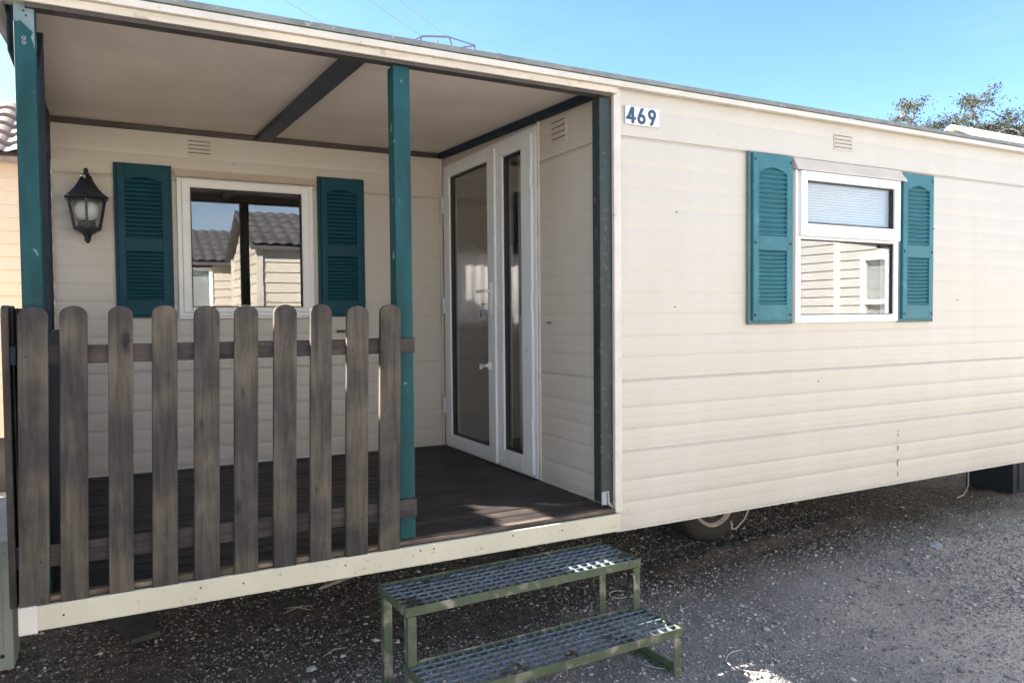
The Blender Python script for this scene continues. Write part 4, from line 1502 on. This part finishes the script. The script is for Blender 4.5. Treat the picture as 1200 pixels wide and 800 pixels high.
mb = MB()
mb.hexa([(-1.17, 1.20, GZ + 0.015), (-1.15, 1.24, GZ + 0.015), (-0.86, 1.37, GZ + 0.02), (-0.88, 1.33, GZ + 0.02)],
        [(-1.17, 1.20, GZ + 0.03), (-1.15, 1.24, GZ + 0.03), (-0.86, 1.37, GZ + 0.045), (-0.88, 1.33, GZ + 0.045)])
tag(mb.build('broken_slat', M['stick'], bevel=0.003), 'pale broken wood slat lying under the porch edge', 'slat')
mb = MB()
for a, b in (((-1.42, 0.95), (-1.26, 0.99)), ((-1.40, 1.02), (-1.28, 0.93)), ((-1.36, 0.35), (-1.24, 0.40))):
    mb.tube([(a[0], a[1], GZ + 0.018), ((a[0] + b[0]) / 2, (a[1] + b[1]) / 2 + 0.01, GZ + 0.026), (b[0], b[1], GZ + 0.016)], [0.002, 0.0035, 0.0015], 6)
tag(mb.build('twigs', M['stick']), 'dry pale twigs on the earth under the porch', 'twigs', kind='stuff')
mb = MB()
mb.hexa([(-2.30, 1.50, GZ + 0.008), (-2.12, 1.55, GZ + 0.008), (-1.99, 0.98, GZ + 0.008), (-2.12, 0.93, GZ + 0.008)],
        [(-2.30, 1.50, GZ + 0.035), (-2.12, 1.55, GZ + 0.035), (-1.99, 0.98, GZ + 0.035), (-2.12, 0.93, GZ + 0.035)])
tag(mb.build('timber_plank', M['plank'], bevel=0.004), 'dark mouldy plank lying on the ground below the fence', 'plank')

def stone(x, y, r, label, flat=0.5):
    bm = bmesh.new()
    bmesh.ops.create_icosphere(bm, subdivisions=2, radius=1)
    for v in bm.verts:
        k = 0.82 + 0.36 * random.random()
        v.co = Vector((v.co.x * k * 1.25, v.co.y * k * 0.85, v.co.z * k * flat)) * r
    me = bpy.data.meshes.new('stone')
    bm.to_mesh(me)
    bm.free()
    me.materials.append(M['white_stone'])
    o = bpy.data.objects.new('stone', me)
    COL.objects.link(o)
    o.location = (x, y, float(ground_h(x, y)) + r * flat * 0.5)
    o.rotation_euler = (0, 0, random.uniform(0, 3))
    tag(o, label, 'stone', 'pale stones on the ground')
stone(2.58, 0.03, 0.050, 'flat pale grey stone on the dusty ground right of the wheel', 0.28)
stone(-1.98, 0.42, 0.020, 'pale stone below the fascia near the mouldy plank')
stone(-1.42, 0.32, 0.020, 'lone white stone on the dark earth left of the steps')
stone(0.75, -0.08, 0.016, 'rounded white stone on gravel right of the upper tread')
stone(0.62, -0.38, 0.017, 'pale angular stone on gravel right of the lower tread')

# ------------------------------------------------------------------ neighbouring homes
def lap_wall(mb, plane, at, a0, a1, z0, z1, sign, pitch=0.17, openings=(), rake=None):
    z = z0
    while z < z1 - 1e-4:
        zz = min(z + pitch, z1)
        segs = [(a0, a1)]
        if rake:
            lo, hi = rake(zz)
            segs = [(max(a0, lo), min(a1, hi))]
        for o in openings:
            if o[2] < (z + zz) / 2 < o[3]:
                ns = []
                for s0, s1 in segs:
                    if o[0] > s0:
                        ns.append((s0, min(o[0], s1)))
                    if o[1] < s1:
                        ns.append((max(o[1], s0), s1))
                segs = ns
        for s0, s1 in segs:
            if s1 - s0 < 0.01:
                continue
            b, t = at + sign * 0.020, at + sign * 0.002
            i = at - sign * 0.03
            if plane == 'y':
                mb.hexa([(s0, i, z), (s1, i, z), (s1, b, z), (s0, b, z)], [(s0, i, zz), (s1, i, zz), (s1, t, zz), (s0, t, zz)])
            else:
                mb.hexa([(i, s0, z), (i, s1, z), (b, s1, z), (b, s0, z)], [(i, s0, zz), (i, s1, zz), (t, s1, zz), (t, s0, zz)])
        z = zz

def tile_roof(mb, x0, x1, y0, z0, y1, z1, axis='x', wave=0.21, step=0.30, amp=0.022):
    """one slope from eave (y0,z0) to ridge (y1,z1), pantile waves running up the slope"""
    n = max(4, int((x1 - x0) / wave * 8))
    L_ = math.hypot(y1 - y0, z1 - z0)
    rows = max(2, int(L_ / step))
    vs, fs = [], []
    for r in range(rows):
        for e in (0, 1):
            t = (r + e) / rows
            lift = 0.030 if e == 0 else 0.0
            for i in range(n + 1):
                x = x0 + (x1 - x0) * i / n
                s = amp * abs(math.sin(math.pi * x / wave)) * 1.6
                yy = y0 + (y1 - y0) * t
                zz = z0 + (z1 - z0) * t + lift + s
                vs.append((x, yy, zz) if axis == 'x' else (yy, x, zz))
    W_ = n + 1
    for r in range(rows * 2 - 1):
        for i in range(n):
            fs.append((r * W_ + i, r * W_ + i + 1, (r + 1) * W_ + i + 1, (r + 1) * W_ + i))
    mb.add(vs, fs)

def neighbour(label, x0, x1, y0, y1, zb, ze, zr, axis, wall, roof, tiles=True, over=0.18, wins=(), pitch=0.17, trim=None, group='neighbouring mobile homes', skirt=True):
    h = thing('neighbouring_home', label, 'mobile home', ((x0 + x1) / 2, (y0 + y1) / 2, GZ), group=group)
    ops = {'-y': [], '+y': [], '-x': [], '+x': []}
    for side, a, b, c, d in wins:
        ops[side].append((a, b, c, d))
    mb = MB()
    xm, ym = (x0 + x1) / 2, (y0 + y1) / 2
    def rk(lo, hi, mid):
        def f(z):
            if z <= ze:
                return lo, hi
            t = (z - ze) / (zr - ze)
            return lo + (mid - lo) * t, hi + (mid - hi) * t
        return f
    top_x = zr if axis == 'y' else ze           # walls facing +-y carry the gable when the ridge runs along y
    top_y = zr if axis == 'x' else ze
    lap_wall(mb, 'y', y0, x0, x1, zb, top_x, -1, pitch, ops['-y'], rk(x0, x1, xm) if axis == 'y' else None)
    lap_wall(mb, 'y', y1, x0, x1, zb, top_x, 1, pitch, ops['+y'], rk(x0, x1, xm) if axis == 'y' else None)
    lap_wall(mb, 'x', x0, y0 + .04, y1 - .04, zb, top_y, -1, pitch, ops['-x'], rk(y0, y1, ym) if axis == 'x' else None)
    lap_wall(mb, 'x', x1, y0 + .04, y1 - .04, zb, top_y, 1, pitch, ops['+x'], rk(y0, y1, ym) if axis == 'x' else None)
    mb.build('wall', wall, h)
    for x in (x0, x1):
        for y in (y0, y1):
            MB().box(x - 0.05, x + 0.05, y - 0.05, y + 0.05, zb, ze - 0.01).build('corner_post', trim or wall, h)
    if skirt:
        mb = MB()
        mb.box(x0 + 0.1, x1 - 0.1, y0 + 0.1, y1 - 0.1, GZ + 0.002, zb - 0.002)
        mb.build('skirt', M['under'], h)
    mb = MB()
    o = over
    sl = (zr - ze) / (((y1 - y0) if axis == 'x' else (x1 - x0)) / 2)
    if axis == 'x':
        a0, a1, e0, e1, md = x0 - o, x1 + o, y0 - o, y1 + o, ym
    else:
        a0, a1, e0, e1, md = y0 - o, y1 + o, x0 - o, x1 + o, xm
    zeo = ze - sl * o + 0.05
    if tiles:
        tile_roof(mb, a0, a1, e0, zeo, md, zr + 0.05, axis)
        tile_roof(mb, a0, a1, e1, zeo, md, zr + 0.05, axis)
    def P(a, e, z):
        return (a, e, z) if axis == 'x' else (e, a, z)
    for e in (e0, e1):
        mb.hexa([P(a0, e, zeo - 0.06), P(a1, e, zeo - 0.06), P(a1, md, zr - 0.01), P(a0, md, zr - 0.01)],
                [P(a0, e, zeo - 0.005), P(a1, e, zeo - 0.005), P(a1, md, zr + 0.045), P(a0, md, zr + 0.045)])
    mb.build('roof', roof, h)
    for side, a, b, c, d in wins:
        ax = side[1]
        at = {'-y': y0, '+y': y1, '-x': x0, '+x': x1}[side]
        sg = -1 if side[0] == '-' else 1
        lo, hi = sorted((at - sg * 0.05, at + sg * 0.035))
        mb = MB()
        frame(mb, a, b, c, d, 0.07, lo, hi, plane=ax)
        if side == '-x':
            mb.box(lo + .004, hi - .004, a + .07, b - .07, (c + d) / 2 - .03, (c + d) / 2 + .03)
        w = mb.build('window', M['white'], h, bevel=0.004)
        mb = MB()
        lo, hi = sorted((at + sg * 0.002, at + sg * 0.006))
        if ax == 'y':
            mb.box(a + .06, b - .06, lo, hi, c + .06, d - .06)
        else:
            mb.box(lo, hi, a + .06, b - .06, c + .06, d - .06)
        mb.build('pane', M['pane'], w)
        mb = MB()
        lo, hi = sorted((at - sg * 0.10, at - sg * 0.06))
        if ax == 'y':
            mb.box(a, b, lo, hi, c, d)
        else:
            mb.box(lo, hi, a, b, c, d)
        mb.build('window_lining', pmat('pale_blind', (0.60, 0.63, 0.62), 0.7, 0.1), w)
    return h

# seen past the porch's left post
neighbour('yellow cream neighbouring home with a brown tiled roof, left of the porch', -3.42, -1.0, 5.05, 8.0, -0.10, 2.42, 3.15, 'x', M['nb_cream'], M['nb_tile'], over=0.22, pitch=0.115)
# unseen home added on the left to block all but a sliver of sun
neighbour('unseen cream home added left of the porch to block the sun', -7.0, -3.40, -0.8, 3.3, -0.15, 2.30, 2.88, 'y', M['nb_pale'], M['nb_tile'], over=0.15, pitch=0.17)
# across the way, mirrored in the porch window
neighbour('cream grey tiled home across the lane, mirrored in the right half of the porch window', 0.06, 5.4, -9.0, -6.0, -0.15, 2.16, 2.85, 'x', M['nb_pale'], M['nb_tile_grey'],
          over=0.15, wins=[('+y', 0.75, 1.6, 0.5, 1.98)], trim=M['nb_pale'])
neighbour('pale home with white framed door, mirrored in the left half of the porch window', -7.0, 1.6, -12.6, -9.4, -0.15, 2.10, 2.85, 'x', M['nb_pale'], M['nb_tile_grey'],
          over=0.15, wins=[('+y', -0.98, -0.30, 0.1, 1.98)])
nw = neighbour('white home standing end on across the drive, mirrored in the front window', 7.0, 14.0, -9.2, -1.6, -0.2, 1.46, 2.28, 'x', M['nb_white'], M['nb_tile_grey'],
          over=0.10, pitch=0.125, wins=[('-x', -3.99, -3.54, 0.45, 1.72)])
mb = MB()
mb.box(6.965, 7.03, -4.42, -4.34, -0.2, 1.95)
mb.build('joint_strip', M['white'], nw)
# bright roof beyond the right end
neighbour('far home with a bright cream roof beyond the right end', 10.1, 22.0, 2.4, 6.8, -0.15, 2.7, 3.93, 'x', M['nb_pale'], M['nb_roof'], tiles=False, over=0.15)

# ------------------------------------------------------------------ tree
def tree():
    base = Vector((33.6, 16.6, GZ))
    t = thing('tree', 'grey green tree with a spreading open crown behind the far right roof', 'tree', base)
    r2 = random.Random(9)
    trunk = MB()
    top = Vector((33.2, 17.1, 6.75))
    tp = [base.lerp(top, k / 6) + Vector((0.18 * math.sin(k * 1.3), 0.15 * math.cos(k * 1.7), 0)) for k in range(7)]
    trunk.tube(tp, [0.42, 0.36, 0.33, 0.31, 0.29, 0.27, 0.24], 10)
    trunk.build('trunk', M['bark'], t)
    br = MB()
    tips = []
    side = Vector((0.884, -0.467, 0))            # along the picture, to the right
    back = Vector((0.467, 0.884, 0))
    def bough(p, q, r0, r1, sag):
        pts = []
        for k in range(9):
            u = k / 8
            c = p.lerp(q, u)
            c = c + Vector((r2.uniform(-.10, .10), r2.uniform(-.10, .10), sag * math.sin(math.pi * u) + r2.uniform(-.06, .06)))
            pts.append(c)
        br.tube(pts, [r0 + (r1 - r0) * k / 8 for k in range(9)], 6)
        return pts
    for s_, d_, h_ in ((-4.7, -0.6, 2.75), (-3.5, 0.9, 2.95), (-2.3, -1.6, 2.95), (-1.3, 1.2, 2.6), (-0.4, -0.8, 2.55), (0.8, 0.8, 2.5), (1.7, -1.2, 2.2), (2.9, 0.3, 2.4), (4.2, -0.5, 1.9), (0.3, 2.6, 1.9), (-0.9, -2.6, 1.7)):
        end = tp[-1] + side * s_ + back * d_ + Vector((0, 0, h_))
        b1 = bough(tp[-1] - Vector((0, 0, r2.uniform(0, 1.0))), end, 0.13, 0.03, -0.25)
        for k in range(3, 9):
            for _ in range(4):
                q = b1[k] + side * r2.gauss(0, .75) + back * r2.gauss(0, .75) + Vector((0, 0, r2.uniform(-.15, .75)))
                b2 = bough(b1[k], q, 0.032, 0.010, 0.08)
                tips.append((q, r2.uniform(.16, .34)))
                tips.append((b2[5], r2.uniform(.12, .26)))
    br.build('branch', M['bark'], t)
    v, f = [], []
    for p, cs in tips:
        if r2.random() < 0.12:
            continue
        for _ in range(74):
            c = p + Vector((r2.gauss(0, cs), r2.gauss(0, cs), r2.gauss(0, cs * .55)))
            s = r2.uniform(.030, .058)
            a = Vector((r2.gauss(0, 1), r2.gauss(0, 1), r2.gauss(0, 1))).normalized()
            b = a.cross(Vector((r2.gauss(0, 1), r2.gauss(0, 1), r2.gauss(0, 1)))).normalized()
            k = len(v)
            v += [c - a * s * 1.4, c + b * s * .6, c + a * s * 1.4, c - b * s * .6]
            f.append((k, k + 1, k + 2, k + 3))
    mb = MB()
    mb.v = [tuple(q) for q in v]
    mb.f = f
    mb.build('crown', M['leaf'], t, recalc=False)
tree()

# ------------------------------------------------------------------ pylon and wires
def pylon():
    az = R(22.35)
    dist = 60.0
    b = Vector((-2.17 + dist * math.sin(az), -3.03 + dist * math.cos(az), 0))
    px = dist / 888.0
    side = Vector((math.cos(az), -math.sin(az), 0))
    topz = 0.94 + dist * math.tan(R(19.9))
    t = thing('electricity_pylon', 'dark steel lattice pylon top showing just above the porch roof', 'pylon', (b.x, b.y, GZ))
    def P(s, z):
        return (b.x + side.x * s, b.y + side.y * s, topz + z)
    mb = MB()
    r = 0.055
    hw = 1.35
    mb.bar(P(-1.05, 0.0), P(1.05, 0.0), .13, .13)
    mb.bar(P(-1.05, 0.0), P(-1.35, -0.95), .12, .12)
    mb.bar(P(1.05, 0.0), P(1.35, -0.95), .12, .12)
    mb.bar(P(-1.05, -0.02), P(-2.9, -0.95), .09, .09)
    mb.bar(P(1.05, -0.02), P(3.1, -0.62), .09, .09)
    mb.bar(P(1.35, -0.90), P(3.1, -0.62), .10, .10)
    mb.bar(P(-1.35, -0.95), P(-2.9, -0.95), .10, .10)
    mb.build('crossarm', M['pole'], t)
    mb = MB()
    for s, z in ((3.05, -0.62), (0.1, -0.3)):
        mb.tube([P(s, z), P(s, z - 1.2)], 0.06, 6)
    mb.build('insulator', M['pole'], t)
    mb = MB()
    h = topz - GZ
    for sx in (-1, 1):
        for sy in (-1, 1):
            def C(z):
                w = 0.7 + 1.6 * (1 - z / h) ** 1.5
                return Vector((b.x, b.y, GZ + z)) + side * (sx * w) + Vector((side.y, -side.x, 0)) * (sy * w)
            zs = [h * k / 9 for k in range(9)]
            for z0_, z1_ in zip(zs[:-1], zs[1:]):
                mb.bar(C(z0_), C(z1_), .12, .12)
    for k in range(8):
        z0_, z1_ = h * k / 9, h * (k + 1) / 9
        w0 = 0.7 + 1.6 * (1 - z0_ / h) ** 1.5
        w1 = 0.7 + 1.6 * (1 - z1_ / h) ** 1.5
        for sy in (-1, 1):
            fy = Vector((side.y, -side.x, 0))
            c0 = Vector((b.x, b.y, GZ + z0_))
            c1 = Vector((b.x, b.y, GZ + z1_))
            mb.bar(c0 - side * w0 + fy * sy * w0, c1 + side * w1 + fy * sy * w1, .07, .07)
            mb.bar(c0 + side * w0 + fy * sy * w0, c1 - side * w1 + fy * sy * w1, .07, .07)
            mb.bar(c0 + side * sy * w0 - fy * w0, c1 + side * sy * w1 + fy * w1, .07, .07)
    mb.build('mast', M['pole'], t)
    # wires towards a pylon behind the viewer's left shoulder
    mb = MB()
    mb.bar(P(-5.6, -0.85), P(5.2, -1.25), .12, .12)
    mb.bar(P(-5.6, -0.85), P(-0.6, -2.2), .09, .09)
    mb.bar(P(5.2, -1.25), P(0.6, -2.4), .09, .09)
    mb.build('crossarm', M['pole'], t)
    for s, z, lab in ((-5.6, -0.85, 'thin overhead wire leftmost above the porch roof'), (-1.05, -0.05, 'thin overhead wire in the middle of the three reaching the pylon'),
                      (1.05, -0.05, 'thin overhead wire nearest the right end of the pylon arm')):
        e = Vector(P(s, z)) + Vector((-0.741, -0.672, 0.0)) * 110
        a = Vector(P(s, z))
        pts = []
        for k in range(25):
            u = k / 24
            q = a.lerp(e, u)
            q.z -= 4 * 0.8 * u * (1 - u)
            pts.append(q)
        mbw = MB()
        mbw.tube(pts, 0.022, 5)
        tag(mbw.build('power_line', M['wire']), lab, 'power line', 'overhead wires')
pylon()
